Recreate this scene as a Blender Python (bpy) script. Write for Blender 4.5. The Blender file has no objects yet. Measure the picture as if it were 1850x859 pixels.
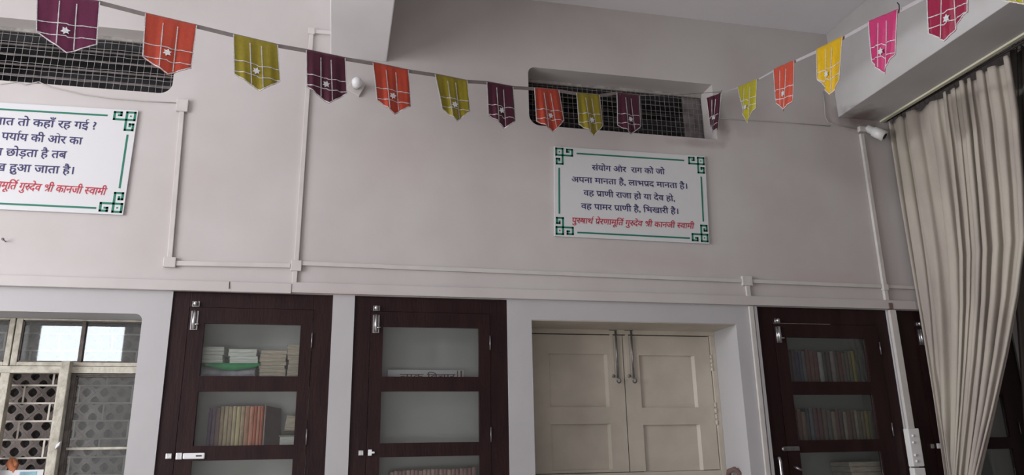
import bpy, bmesh, math, random
from mathutils import Vector, Matrix
random.seed(7)
sc = bpy.context.scene
COL = sc.collection

# ------------------------------------------------------------------ camera
ROWS = ((0.9748476039619279, -0.22216043469947147, -0.017801412972851923),
        (0.04449339186918107, 0.27225778351950286, -0.9611951089102685),
        (0.21838609646601506, 0.9362267036178734, 0.27529451920288384))
RIGHT, DOWN, FWD = (Vector(r) for r in ROWS)
FPX = 1360.427
CAM = Vector((0, -4.2, 1.2))
cd = bpy.data.cameras.new('camera')
cd.sensor_width = 36.0
cd.lens = FPX / 1850 * 36.0
cd.clip_start = 0.05
camera = bpy.data.objects.new('camera', cd)
COL.objects.link(camera)
m3 = Matrix((RIGHT, -DOWN, -FWD)).transposed()
camera.matrix_world = Matrix.Translation(CAM) @ m3.to_4x4()
sc.camera = camera

# ------------------------------------------------------------------ world, light, exposure
wd = bpy.data.worlds.new('sky')
sc.world = wd
wd.use_nodes = True
wd.node_tree.nodes['Background'].inputs[0].default_value = (0.72, 0.82, 1.0, 1)
wd.node_tree.nodes['Background'].inputs[1].default_value = 1.0
sc.view_settings.view_transform = 'Standard'
sc.view_settings.look = 'None'
sc.view_settings.gamma = 1
sc.view_settings.use_curve_mapping = False
sc.view_settings.exposure = 0.0


def area(name, loc, target, sx, sy, power, color):
    ld = bpy.data.lights.new(name, 'AREA')
    ld.shape = 'RECTANGLE'
    ld.size, ld.size_y = sx, sy
    ld.energy = power
    ld.color = color
    o = bpy.data.objects.new(name, ld)
    COL.objects.link(o)
    o.location = loc
    d = Vector(target) - Vector(loc)
    o.rotation_euler = d.to_track_quat('-Z', 'Y').to_euler()
    return o


# daylight in the left wall's opening and from a window behind the camera
area('daylight_left_window', (-3.97, -2.7, 2.1), (0, -2.7, 2.1), 2.9, 2.5, 180, (1.0, 0.985, 0.985))
area('daylight_rear_window', (-3.36, -6.48, 2.71), (-3.36, 0, 2.71), 1.02, 0.58, 17, (0.88, 0.94, 1.0))
area('rear_fill', (-1.2, -6.48, 0.45), (-1.2, 0, 0.45), 3.6, 0.75, 34, (0.98, 0.98, 1.0))  # added low fill at the rear wall, no door opening there
# added lamp outside the left window, brightens the low side of the right beam
area('beam_patch_light', (-11.0, -2.4, 3.12), (3.3, -1.2, 3.4), 0.9, 0.4, 560, (0.97, 0.98, 1.0))

# ------------------------------------------------------------------ helpers


def ray(x, y):
    return ((x - 925) / FPX) * RIGHT + ((y - 429.5) / FPX) * DOWN + FWD


def W(x, y, Y=0.0):            # photo pixel -> point on the plane Y
    d = ray(x, y)
    return CAM + d * ((Y - CAM.y) / d.y)


def WX(x, y, X):
    d = ray(x, y)
    return CAM + d * ((X - CAM.x) / d.x)


def WL(x, y, A, B):            # on the vertical plane through plan points A, B
    nx, ny = -(B[1] - A[1]), B[0] - A[0]
    d = ray(x, y)
    t = (nx * (A[0] - CAM.x) + ny * (A[1] - CAM.y)) / (nx * d.x + ny * d.y)
    return CAM + d * t


class MB:
    def __init__(s):
        s.v, s.f, s.sm = [], [], []

    def add(s, vs, fs, smooth=False):
        o = len(s.v)
        s.v += [tuple(v) for v in vs]
        s.f += [tuple(i + o for i in f) for f in fs]
        s.sm += [smooth] * len(fs)
        return s

    def box(s, x0, x1, y0, y1, z0, z1):
        vs = [(x, y, z) for x in (x0, x1) for y in (y0, y1) for z in (z0, z1)]
        return s.add(vs, [(0, 1, 3, 2), (4, 6, 7, 5), (0, 4, 5, 1), (2, 3, 7, 6), (0, 2, 6, 4), (1, 5, 7, 3)])

    def hexa(s, a, b):         # two quads (front, back) joined
        return s.add(list(a) + list(b), [(0, 1, 2, 3), (7, 6, 5, 4), (0, 4, 5, 1), (1, 5, 6, 2), (2, 6, 7, 3), (3, 7, 4, 0)])

    def prism(s, poly, off):   # closed polygon (3d points), extruded by off
        n = len(poly)
        off = Vector(off)
        vs = [Vector(p) for p in poly] + [Vector(p) + off for p in poly]
        fs = [tuple(range(n)), tuple(range(2 * n - 1, n - 1, -1))]
        fs += [(i, i + n, (i + 1) % n + n, (i + 1) % n) for i in range(n)]
        return s.add(vs, fs)

    def tube(s, pts, r, n=8, caps=True):
        pts = [Vector(p) for p in pts]
        rs = r if isinstance(r, (list, tuple)) else [r] * len(pts)
        vs, fs = [], []
        u = None
        for i, p in enumerate(pts):
            t = (pts[min(i + 1, len(pts) - 1)] - pts[max(i - 1, 0)]).normalized()
            if u is None:
                u = t.orthogonal().normalized()
            else:
                u = (u - t * u.dot(t)).normalized()
            w = t.cross(u)
            for k in range(n):
                a = 2 * math.pi * k / n
                vs.append(p + (u * math.cos(a) + w * math.sin(a)) * rs[i])
        for i in range(len(pts) - 1):
            for k in range(n):
                a, b = i * n + k, i * n + (k + 1) % n
                fs.append((a, b, b + n, a + n))
        if caps:
            fs.append(tuple(range(n - 1, -1, -1)))
            fs.append(tuple(range((len(pts) - 1) * n, len(pts) * n)))
        return s.add(vs, fs, True)

    def build(s, name, mat, parent=None, bevel=0.0, seg=2):
        me = bpy.data.meshes.new(name)
        me.from_pydata(s.v, [], s.f)
        bm = bmesh.new()
        bm.from_mesh(me)
        for f, q in zip(bm.faces, s.sm):
            f.smooth = q
        if bevel:
            es = [e for e in bm.edges if len(e.link_faces) == 2 and e.calc_face_angle(0) > 0.5]
            bmesh.ops.bevel(bm, geom=es, offset=bevel, segments=seg, affect='EDGES', profile=0.6)
        bmesh.ops.recalc_face_normals(bm, faces=bm.faces)
        bm.to_mesh(me)
        bm.free()
        me.materials.append(mat)
        o = bpy.data.objects.new(name, me)
        COL.objects.link(o)
        adopt(o, parent)
        return o


def adopt(o, parent):
    if parent is not None:
        o.parent = parent
        L = Vector(parent['_w']) if '_w' in parent else Vector((0, 0, 0))
        o.location = Vector(o.location) - L
        o['_w'] = tuple(Vector((0, 0, 0)) + (Vector(o.location) + L))
    else:
        o['_w'] = tuple(o.location)


def thing(name, label, cat, loc, group=None):
    o = bpy.data.objects.new(name, None)
    COL.objects.link(o)
    o.empty_display_size = 0.05
    o.location = loc
    o['_w'] = tuple(loc)
    if label:
        o['label'] = label
        o['category'] = cat
    if group:
        o['group'] = group
    return o


def tag(o, label, cat, group=None):
    o['label'] = label
    o['category'] = cat
    if group:
        o['group'] = group
    return o


def struct(o):
    o['kind'] = 'structure'
    return o


def mat(name, col, rough=0.6, metal=0.0, var=0.0, vscale=6.0, bump=0.0, bscale=40.0, col2=None, spec=0.5, stretch=None, detail=4):
    m = bpy.data.materials.new(name)
    m.use_nodes = True
    nt = m.node_tree
    b = nt.nodes['Principled BSDF']
    b.inputs['Base Color'].default_value = (*col, 1)
    b.inputs['Roughness'].default_value = rough
    b.inputs['Metallic'].default_value = metal
    b.inputs['Specular IOR Level'].default_value = spec
    if var or bump:
        g = nt.nodes.new('ShaderNodeNewGeometry')
        mp = nt.nodes.new('ShaderNodeMapping')
        nt.links.new(g.outputs['Position'], mp.inputs['Vector'])
        if stretch:
            mp.inputs['Scale'].default_value = stretch
    if var:
        n = nt.nodes.new('ShaderNodeTexNoise')
        n.inputs['Scale'].default_value = vscale
        n.inputs['Detail'].default_value = detail
        nt.links.new(mp.outputs[0], n.inputs['Vector'])
        r = nt.nodes.new('ShaderNodeMapRange')
        r.inputs['From Min'].default_value = 0.38
        r.inputs['From Max'].default_value = 0.66
        nt.links.new(n.outputs['Fac'], r.inputs['Value'])
        mx = nt.nodes.new('ShaderNodeMix')
        mx.data_type = 'RGBA'
        c2 = col2 or tuple(c * (1 - var) for c in col)
        mx.inputs[6].default_value = (*col, 1)
        mx.inputs[7].default_value = (*c2, 1)
        nt.links.new(r.outputs[0], mx.inputs[0])
        nt.links.new(mx.outputs[2], b.inputs['Base Color'])
    if bump:
        n2 = nt.nodes.new('ShaderNodeTexNoise')
        n2.inputs['Scale'].default_value = bscale
        n2.inputs['Detail'].default_value = 3
        nt.links.new(mp.outputs[0], n2.inputs['Vector'])
        bp = nt.nodes.new('ShaderNodeBump')
        bp.inputs['Strength'].default_value = bump
        bp.inputs['Distance'].default_value = 0.01
        nt.links.new(n2.outputs['Fac'], bp.inputs['Height'])
        nt.links.new(bp.outputs[0], b.inputs['Normal'])
    return m


def glass_mat(name, tint, refl=1.5, haze=0.0):
    m = bpy.data.materials.new(name)
    m.use_nodes = True
    nt = m.node_tree
    nt.nodes.clear()
    out = nt.nodes.new('ShaderNodeOutputMaterial')
    tr = nt.nodes.new('ShaderNodeBsdfTransparent')
    tr.inputs[0].default_value = (*tint, 1)
    gl = nt.nodes.new('ShaderNodeBsdfGlossy')
    gl.inputs['Roughness'].default_value = 0.02
    fr = nt.nodes.new('ShaderNodeFresnel')
    fr.inputs['IOR'].default_value = refl
    mx = nt.nodes.new('ShaderNodeMixShader')
    nt.links.new(fr.outputs[0], mx.inputs[0])
    if haze:
        df = nt.nodes.new('ShaderNodeBsdfDiffuse')
        df.inputs[0].default_value = (0.5, 0.52, 0.5, 1)
        m2 = nt.nodes.new('ShaderNodeMixShader')
        m2.inputs[0].default_value = haze
        nt.links.new(tr.outputs[0], m2.inputs[1])
        nt.links.new(df.outputs[0], m2.inputs[2])
        nt.links.new(m2.outputs[0], mx.inputs[1])
    else:
        nt.links.new(tr.outputs[0], mx.inputs[1])
    nt.links.new(gl.outputs[0], mx.inputs[2])
    nt.links.new(mx.outputs[0], out.inputs[0])
    return m


def cloth_mat(name, col, rough=0.45, trans=0.25, var=0.12):
    m = mat(name, col, rough, 0, var, 60, 0.25, 300, spec=0.4)
    nt = m.node_tree
    b = nt.nodes['Principled BSDF']
    b.inputs['Sheen Weight'].default_value = 0.2
    t = nt.nodes.new('ShaderNodeBsdfTranslucent')
    t.inputs[0].default_value = (*col, 1)
    mx = nt.nodes.new('ShaderNodeMixShader')
    mx.inputs[0].default_value = trans
    nt.links.new(b.outputs[0], mx.inputs[1])
    nt.links.new(t.outputs[0], mx.inputs[2])
    nt.links.new(mx.outputs[0], nt.nodes['Material Output'].inputs[0])
    return m


M = {}
M['wall'] = mat('wall_paint', (0.56, 0.53, 0.52), 0.72, 0, 0.1, 1.6, 0.12, 9, col2=(0.51, 0.47, 0.462), spec=0.3)
M['dimwall'] = mat('shaded_wall_paint', (0.22, 0.20, 0.19), 0.8, 0, 0.1, 3)  # dark tone paints the right aisle's shade onto its wall
M['dimcurtain'] = mat('shaded_curtain', (0.16, 0.145, 0.13), 0.9, 0, 0.2, 4, 0.3, 200)  # cloth darkened to carry the shade of the right aisle
M['lower'] = mat('lower_wall_paint', (0.485, 0.475, 0.485), 0.7, 0, 0.06, 2.2, 0.1, 12, spec=0.3)
M['ceil'] = mat('ceiling_paint', (0.78, 0.76, 0.785), 0.8, 0, 0.05, 2, 0.08, 10, spec=0.2)
M['beam'] = mat('beam_paint', (0.80, 0.78, 0.79), 0.75, 0, 0.05, 3, 0.1, 10, spec=0.2)
M['beam_right'] = mat('shaded_beam_paint', (0.54, 0.53, 0.53), 0.75, 0, 0.08, 3, 0.1, 10, col2=(0.49, 0.475, 0.47), spec=0.2)  # darker copy of the beam paint, shade of the right beam in the colour
M['conduit'] = mat('painted_conduit', (0.60, 0.57, 0.55), 0.45, 0, 0.1, 8, spec=0.5)
M['cream'] = mat('cream_door_paint', (0.56, 0.51, 0.43), 0.5, 0, 0.14, 5, 0.1, 25, spec=0.4)
M['sash'] = mat('peeling_sash_paint', (0.55, 0.52, 0.44), 0.6, 0, 0.45, 22, 0.4, 60, col2=(0.36, 0.33, 0.27))
M['putty'] = mat('dark_putty', (0.13, 0.11, 0.10), 0.8, 0, 0.4, 30)
M['brown'] = mat('brown_gloss_paint', (0.019, 0.0075, 0.0082), 0.45, 0, 0.35, 4, 0.15, 30, col2=(0.028, 0.012, 0.0125), spec=0.18, stretch=(3, 1, 0.6))
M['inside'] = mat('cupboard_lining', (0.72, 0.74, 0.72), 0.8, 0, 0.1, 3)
M['inside_dark'] = mat('shaded_lining', (0.34, 0.36, 0.35), 0.8, 0, 0.1, 3)  # darker copy of the lining, shade inside the right cupboards painted in
M['chrome'] = mat('chromed_metal', (0.62, 0.62, 0.63), 0.28, 1.0, 0.3, 60)
M['steel'] = mat('dull_steel', (0.30, 0.29, 0.30), 0.4, 0.85, 0.3, 50)
M['whiteplastic'] = mat('white_plastic', (0.72, 0.72, 0.71), 0.35)
M['bulb'] = mat('frosted_bulb', (0.80, 0.81, 0.83), 0.25)
M['black'] = mat('dark_void', (0.01, 0.01, 0.012), 0.9)
M['shaft'] = mat('dark_shaft', (0.10, 0.10, 0.11), 0.9, 0, 0.4, 12)  # plain dark tone for the closed spaces behind the openings
M['slat'] = mat('dusty_slat', (0.22, 0.19, 0.19), 0.8, 0, 0.5, 14)
M['wire'] = mat('dusty_wire', (0.40, 0.375, 0.35), 0.7, 0.0, 0.35, 25)
M['darkslat'] = mat('dark_slat', (0.045, 0.038, 0.037), 0.9, 0, 0.5, 14)  # darker copy of the slats, used in the right ventilator
M['wire_dim'] = mat('shaded_wire', (0.30, 0.27, 0.255), 0.8, 0.0, 0.35, 25)  # darker copy of the wire, the right ventilator's shade put into its colour
M['grille'] = mat('cream_grille_paint', (0.60, 0.56, 0.49), 0.5, 0, 0.15, 20)
M['jali'] = mat('cement_jali', (0.24, 0.205, 0.19), 0.9, 0, 0.3, 20, 0.5, 80)
M['glass'] = glass_mat('cupboard_glass', (0.985, 0.99, 0.985), 1.33, 0.04)
M['winglass'] = glass_mat('window_glass', (0.9, 0.93, 0.93), 1.8, 0.10)
M['board'] = mat('sign_board', (0.66, 0.665, 0.68), 0.4)
M['green'] = mat('green_print', (0.010, 0.175, 0.11), 0.5)
M['navy'] = mat('navy_print', (0.035, 0.03, 0.13), 0.5)
M['red'] = mat('red_print', (0.50, 0.03, 0.06), 0.5)
M['floor'] = mat('stone_floor', (0.42, 0.39, 0.36), 0.4, 0, 0.2, 2)
M['tape'] = mat('grey_ribbon', (0.22, 0.19, 0.185), 0.6, 0, 0.15, 30)
M['paletape'] = mat('pale_ribbon', (0.40, 0.37, 0.38), 0.5, 0, 0.1, 30)
M['silver'] = mat('silver_ribbon', (0.74, 0.72, 0.73), 0.35, 0.25, 0.35, 220, 0.5, 400)
M['star'] = mat('silver_sequin', (0.80, 0.82, 0.84), 0.3, 0.3, 0.3, 200)
M['curtain'] = mat('unbleached_curtain', (0.47, 0.43, 0.37), 0.85, 0, 0.18, 3.0, 0.3, 260, col2=(0.38, 0.33, 0.30), spec=0.15, stretch=(1, 1.6, 0.5))
M['trim'] = mat('cream_trim', (0.62, 0.60, 0.46), 0.5)
M['wood'] = mat('dark_rod', (0.03, 0.025, 0.022), 0.6)
M['cable'] = mat('pale_cable', (0.45, 0.42, 0.41), 0.6)
M['stain'] = mat('stain', (0.16, 0.10, 0.09), 0.9)
M['paper'] = mat('old_paper', (0.62, 0.56, 0.45), 0.85, 0, 0.35, 90, stretch=(0.2, 0.2, 3))
M['whitepaper'] = mat('white_paper', (0.78, 0.82, 0.77), 0.8, 0, 0.25, 90, stretch=(0.2, 0.2, 3))
M['greencloth'] = mat('green_cloth', (0.02, 0.33, 0.10), 0.7, 0, 0.3, 20)
M['greybag'] = mat('grey_bag', (0.40, 0.41, 0.46), 0.5, 0, 0.3, 30, 0.5, 50)
M['orange'] = mat('orange_rag', (0.55, 0.20, 0.09), 0.8, 0, 0.3, 30)
M['blueprint'] = mat('pale_blue_print', (0.25, 0.45, 0.55), 0.6, 0, 0.4, 40)


def stains(m, spots):
    nt = m.node_tree
    b = nt.nodes['Principled BSDF']
    src = b.inputs['Base Color'].links[0].from_socket
    g = nt.nodes.new('ShaderNodeNewGeometry')
    nz = nt.nodes.new('ShaderNodeTexNoise')
    nz.inputs['Scale'].default_value = 9
    nt.links.new(g.outputs['Position'], nz.inputs['Vector'])
    for (p, r, col, k) in spots:
        mp = nt.nodes.new('ShaderNodeMapping')
        mp.vector_type = 'POINT'
        mp.inputs['Location'].default_value = tuple(-a / q for a, q in zip(p, r))
        mp.inputs['Scale'].default_value = tuple(1 / q for q in r)
        nt.links.new(g.outputs['Position'], mp.inputs['Vector'])
        ln = nt.nodes.new('ShaderNodeVectorMath')
        ln.operation = 'LENGTH'
        nt.links.new(mp.outputs[0], ln.inputs[0])
        ad = nt.nodes.new('ShaderNodeMath')
        ad.operation = 'ADD'
        nt.links.new(ln.outputs['Value'], ad.inputs[0])
        nt.links.new(nz.outputs['Fac'], ad.inputs[1])
        mr = nt.nodes.new('ShaderNodeMapRange')
        mr.inputs['From Min'].default_value = .7
        mr.inputs['From Max'].default_value = 1.4
        mr.inputs['To Min'].default_value = k
        mr.inputs['To Max'].default_value = 0
        nt.links.new(ad.outputs[0], mr.inputs['Value'])
        mx = nt.nodes.new('ShaderNodeMix')
        mx.data_type = 'RGBA'
        nt.links.new(mr.outputs[0], mx.inputs[0])
        nt.links.new(src, mx.inputs[6])
        mx.inputs[7].default_value = (*col, 1)
        src = mx.outputs[2]
    nt.links.new(src, b.inputs['Base Color'])


SOOT, PINK = (.17, .12, .11), (.52, .43, .42)
stains(M['wall'], [((3.50, 0, 3.42), (.28, 1, .13), SOOT, .7), ((2.43, 0, 3.30), (.07, 1, .20), SOOT, .5),
                   ((2.25, 0, 3.14), (.25, 1, .05), SOOT, .35), ((1.9, 0, 2.33), (.5, 1, .10), PINK, .5),
                   ((.35, 0, 2.9), (.35, 1, .3), PINK, .35), ((2.9, 0, 2.7), (.4, 1, .35), (.50, .44, .42), .5),
                   ((.04, -.03, 2.06), (.5, 1, .03), PINK, .6), ((3.1, 0, 2.25), (.5, 1, .09), PINK, .5)])
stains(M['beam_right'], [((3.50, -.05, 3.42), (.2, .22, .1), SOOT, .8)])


def smooth_all(o):
    for p in o.data.polygons:
        p.use_smooth = True


# ------------------------------------------------------------------ room shell
CEIL = 4.076
LEDGE = 2.058
RX0, RX1 = -4.0, 5.6
RY = -6.5
CABS = [(-0.862, -0.040), (0.078, 0.944), (2.545, 3.487), (3.545, 4.45)]
CAB_BOT = 0.35
DOOR = (1.087, 2.392, 0.95, 1.943)
WIN = (-2.75, -0.999, 0.75, 1.93)
VENT_R = (1.105, 2.392, 3.177, 3.582)
VENT_L = (-2.30, -0.985, 3.19, 3.572)
holes = [(a, b, CAB_BOT, LEDGE, 0.04) for a, b in CABS]
holes += [DOOR + (0.30,), WIN + (0.22,), VENT_R + (0.17,), VENT_L + (0.11,)]


def holed_wall(name, x0, x1, z0, z1, m):
    xs = sorted({x0, x1} | {h[0] for h in holes} | {h[1] for h in holes})
    zs = sorted({z0, z1} | {h[2] for h in holes} | {h[3] for h in holes})
    b = MB()
    for i in range(len(xs) - 1):
        for k in range(len(zs) - 1):
            cx, cz = (xs[i] + xs[i + 1]) / 2, (zs[k] + zs[k + 1]) / 2
            if xs[i] < x0 or xs[i + 1] > x1 or zs[k] < z0 or zs[k + 1] > z1:
                continue
            if any(h[0] < cx < h[1] and h[2] < cz < h[3] for h in holes):
                continue
            a, c, d, e = xs[i], xs[i + 1], zs[k], zs[k + 1]
            b.add([(a, 0, d), (c, 0, d), (c, 0, e), (a, 0, e)], [(0, 1, 2, 3)])
    for (a, c, d, e, dep) in holes:
        if e > z1 + .01 or d < z0 - .01:
            continue
        b.add([(a, 0, d), (a, dep, d), (a, dep, e), (a, 0, e)], [(0, 1, 2, 3)])
        b.add([(c, 0, d), (c, dep, d), (c, dep, e), (c, 0, e)], [(0, 1, 2, 3)])
        b.add([(a, 0, d), (c, 0, d), (c, dep, d), (a, dep, d)], [(0, 1, 2, 3)])
        b.add([(a, 0, e), (c, 0, e), (c, dep, e), (a, dep, e)], [(0, 1, 2, 3)])
    return b


# fillets in the corners of the ventilators and of the window opening
def fillet(b, cx, cz, sx, sz, r, dep):
    pts = [Vector((cx, 0, cz))]
    for k in range(9):
        a = math.pi / 2 * k / 8
        pts.append(Vector((cx + sx * r * (1 - math.sin(a)), 0, cz + sz * r * (1 - math.cos(a)))))
    b.prism(pts, (0, dep, 0))


wb = holed_wall('wall_back', RX0, RX1, LEDGE, CEIL, M['wall'])
a, c, d, e = VENT_R
fillet(wb, a, e, 1, -1, .045, .17)
fillet(wb, a, d, 1, 1, .07, .17)
a, c, d, e = VENT_L
fillet(wb, c, d, -1, 1, .07, .11)
fillet(wb, c, e, -1, -1, .05, .11)
up = struct(wb.build('wall_back', M['wall']))
wl = holed_wall('wall_back_lower', RX0, RX1, 0, LEDGE, M['lower'])
fillet(wl, WIN[1], WIN[3], -1, -1, .035, .22)
lo = struct(wl.build('wall_back_lower', M['lower']))


def bolted(name, mb, m, **k):
    return struct(mb.build(name, m, **k))


bolted('floor', MB().box(RX0, RX1, RY, 0.0, -0.1, 0), M['floor'])
bolted('ceiling', MB().box(RX0, RX1, RY, 0.5, CEIL, CEIL + .1), M['ceil'])
# left wall with the tall window opening
LW = (-4.2, -1.2, 0.85, 3.4)
b = MB()
b.box(RX0 - .2, RX0, LW[1], 0.3, 0, CEIL)
b.box(RX0 - .2, RX0, RY, LW[0], 0, CEIL)
b.box(RX0 - .2, RX0, LW[0], LW[1], 0, LW[2])
b.box(RX0 - .2, RX0, LW[0], LW[1], LW[3], CEIL)
bolted('wall_left', b, M['wall'])
bolted('wall_right', MB().box(RX1, RX1 + .2, RY, 0.3, 0, CEIL), M['dimwall'])
b = MB()
b.box(RX0, RX1, RY - .2, RY, 0, CEIL)
bolted('wall_front', b, M['wall'])
# added unseen dark shell behind the wall, keeps sky light out
b = MB()
b.box(-3.0, 5.6, 1.2, 1.3, -0.1, CEIL + .1)
b.box(-3.1, -3.0, 0.0, 1.3, -0.1, CEIL + .1)
b.box(5.6, 5.7, 0.0, 1.3, -0.1, CEIL + .1)
b.box(-3.0, 5.6, 0.0, 1.2, -0.1, 0)
b.box(-3.0, 5.6, 0.45, 1.2, CEIL, CEIL + .1)
bolted('light_block_shell', b, M['shaft'])
# vent shafts
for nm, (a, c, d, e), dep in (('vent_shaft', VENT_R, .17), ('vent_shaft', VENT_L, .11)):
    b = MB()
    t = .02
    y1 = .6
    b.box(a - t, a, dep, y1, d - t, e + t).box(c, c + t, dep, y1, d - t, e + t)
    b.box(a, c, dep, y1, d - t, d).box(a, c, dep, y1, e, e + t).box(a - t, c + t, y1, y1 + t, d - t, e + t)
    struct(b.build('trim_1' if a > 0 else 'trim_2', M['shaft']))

# beams
bolted('trim_3', MB().box(-0.124, 0.211, RY, 0, 3.52, CEIL), M['beam'], bevel=.006)
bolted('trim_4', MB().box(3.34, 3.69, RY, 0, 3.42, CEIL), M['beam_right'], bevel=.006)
b = MB().box(3.672, 3.70, RY, -0.002, 3.408, 3.424)
bolted('trim_5', b, M['trim'])
# ledge over the cupboards
b = MB()
b.box(RX0, -0.262, -0.030, 0, 2.054, 2.109)
b.box(-0.262, 3.70, -0.026, 0, 2.060, 2.118)
b.box(3.70, RX1, -0.024, 0, 2.060, 2.116)
bolted('trim_6', b, M['wall'], bevel=.004)

# ------------------------------------------------------------------ conduits


def conduit_run(name, label, segs, joints=(), w=.026, dep=.016, loc=None, m='conduit'):
    p0 = segs[0][0]
    t = thing(name, label, 'conduit', (p0[0], -.01, p0[1]))
    for (p, q) in segs:
        d = Vector((q[0] - p[0], q[1] - p[1]))
        n = Vector((-d.y, d.x)).normalized() * w / 2
        pts = [Vector((p[0] + n.x, 0, p[1] + n.y)), Vector((q[0] + n.x, 0, q[1] + n.y)),
               Vector((q[0] - n.x, 0, q[1] - n.y)), Vector((p[0] - n.x, 0, p[1] - n.y))]
        MB().prism([q_ + Vector((0, -.001, 0)) for q_ in pts], (0, -dep, 0)).build('channel', M[m], t, bevel=.003)
    for (x, z, sx, sz) in joints:
        MB().box(x - sx / 2, x + sx / 2, -dep - .008, -.001, z - sz / 2, z + sz / 2).build('joint_cover', M[m], t, bevel=.004)
    return t


conduit_run('cable_conduit', 'square white conduit loop with boxed corners right of the left sign', [((-.918, 3.12), (-.896, 2.215)), ((-.896, 2.203), (-.277, 2.213))],
            [(-.918, 3.118, .062, .075), (-.893, 2.207, .062, .055)])
conduit_run('cable_conduit', 'tall white vertical conduit behind the left maroon pennant', [((-.243, 3.665), (-.246, 2.225)), ((-.249, 2.215), (-.25, 2.118)), ((-.262, 3.672), (-.126, 3.676))],
            [(-.246, 2.212, .058, .06), (-.243, 3.67, .04, .04)])
conduit_run('cable_conduit', 'long horizontal white conduit above the ledge', [((-.218, 2.228), (2.455, 2.216)), ((2.52, 2.216), (5.2, 2.205))], (), .024)
conduit_run('cable_conduit', 'short white conduit dropping from the cracked junction box to the ledge', [((2.493, 2.19), (2.494, 2.118))], [(2.490, 2.216, .07, .062)], .03)
conduit_run('cable_conduit', 'white conduit descending beside the shuttered window architrave', [((2.500, 2.056), (2.492, 0.2))], (), .03)
conduit_run('cable_conduit', 'white conduit running down the wall beneath the empty lamp holder', [((3.497, 3.30), (3.489, 2.118))], [(3.489, 2.205, .04, .04)], .028, .022)
t = thing('cable_conduit', 'broad grey white casing over the gap between the right cupboards', 'conduit', (3.516, -.01, 1.3))
MB().box(3.494, 3.541, -.022, 0, 1.30, 2.056).build('channel', M['conduit'], t, bevel=.003)
MB().box(3.488, 3.518, -.03, -.0, 2.060, 2.10).build('cable_tuft', M['stain'], t, bevel=.004)
# small pilaster mouldings beside cupboard 3
bolted('trim_7', MB().box(2.520, 2.542, -.012, 0, 0.2, 2.056), M['lower'], bevel=.003)

t = thing('switch_box', 'long white surface box with four screws under the broad casing', 'switch', (3.515, -.02, .8))
MB().box(3.470, 3.550, -.045, -.0, 1.075, 1.303).build('cover', M['whiteplastic'], t, bevel=.006)
MB().box(3.470, 3.550, -.045, -.0, .82, 1.068).build('cover', M['whiteplastic'], t, bevel=.006)
for (px, py) in ((1649, 788), (1650, 800), (1653.5, 823), (1656, 834)):
    p = W(px, py, -.045)
    MB().tube([(p.x, -.044, p.z), (p.x, -.052, p.z)], .008, 10).build('screw', M['bulb'], t)

# thin cables on the wall


def cable(label, pts, r=.003, m='cable'):
    o = MB().tube(pts, r, 6).build('cable', M[m])
    return tag(o, label, 'cable')


P0 = [W(x, y, -.006) for x, y in ((0, 152), (30, 148), (45, 153), (70, 148), (90, 157), (150, 171), (200, 178), (260, 183), (318, 186))]
cable('thin pale cable sagging from the left ventilator to the conduit corner', P0, .0028)
cable('thin cable stapled down the wall and across to the lamp holder', [W(x, y, -.005) for x, y in ((1487, 165), (1490, 190), (1491, 212), (1497, 222), (1515, 227), (1548, 233))], .004)
cable('straight thin cable along the wall right of the ventilator', [W(x, y, -.005) for x, y in ((1302, 214), (1380, 219), (1440, 223), (1500, 228))], .003)
p = W(10, 437)
o = MB().tube([(p.x, 0, p.z), (p.x, -.035, p.z + .004)], .003, 6).tube([(p.x, -.033, p.z + .004), (p.x, -.036, p.z + .004)], .007, 8).build('nail', M['steel'])
tag(o, 'single nail left in the wall below the left sign', 'nail')
p = W(414, 516, -.03)
o = MB().tube([(p.x, -.031, p.z + .02), (p.x + .001, -.034, p.z - .02)], .0022, 6).build('nail', M['stain'])
tag(o, 'thin dark nail on the ledge above the left cupboard', 'nail')

# ------------------------------------------------------------------ lamp holders
p = W(640, 160)
t = thing('wall_lamp', 'white bulb lamp on a square bracket between maroon and orange pennants', 'lamp', (p.x, 0, p.z))
c = W(643, 157, -.02)
pl = []
for a in (20, 110, 200, 290):
    r = .062
    pl.append(Vector((c.x + r * math.cos(math.radians(a)), 0, c.z + r * math.sin(math.radians(a)))))
MB().prism(pl, (0, -.02, 0)).build('mounting_plate', M['conduit'], t, bevel=.004)
d = Vector((.06, -1, -.22)).normalized()
s0 = Vector((c.x + .0, -.015, c.z + .005))
MB().tube([s0, s0 + d * .05, s0 + d * .052, s0 + d * .075], [.022, .022, .027, .028], 20).build('holder', M['whiteplastic'], t)
b = MB()
pts, rs = [], []
for k in range(13):
    a = math.pi * k / 12
    pts.append(s0 + d * (.096 - .032 * math.cos(a)))
    rs.append(max(.0015, .032 * math.sin(a)))
b.tube(pts, rs, 24).build('bulb', M['bulb'], t)

p = W(1560, 236)
t = thing('lamp_holder', 'empty tilted white lamp holder in the corner beside the curtain top', 'lamp', (p.x, 0, p.z))
MB().box(3.478, 3.545, -.03, 0, 3.315, 3.355).build('mounting_plate', M['conduit'], t, bevel=.005)
s0 = Vector((3.545, -.02, 3.345))
d = Vector((.50, -.62, -.70)).normalized()
b = MB().tube([s0, s0 + d * .05, s0 + d * .052, s0 + d * .135], [.027, .027, .036, .038], 20, caps=True)
b.build('holder', M['whiteplastic'], t)
MB().tube([s0 + d * .1352, s0 + d * .1356], [.037, .037], 20).build('rim', M['whiteplastic'], t)
q = s0 + d * .137
MB().tube([q, q + d * .0008], [.022, .022], 14).build('socket', M['black'], t)

# ------------------------------------------------------------------ ventilators


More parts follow.
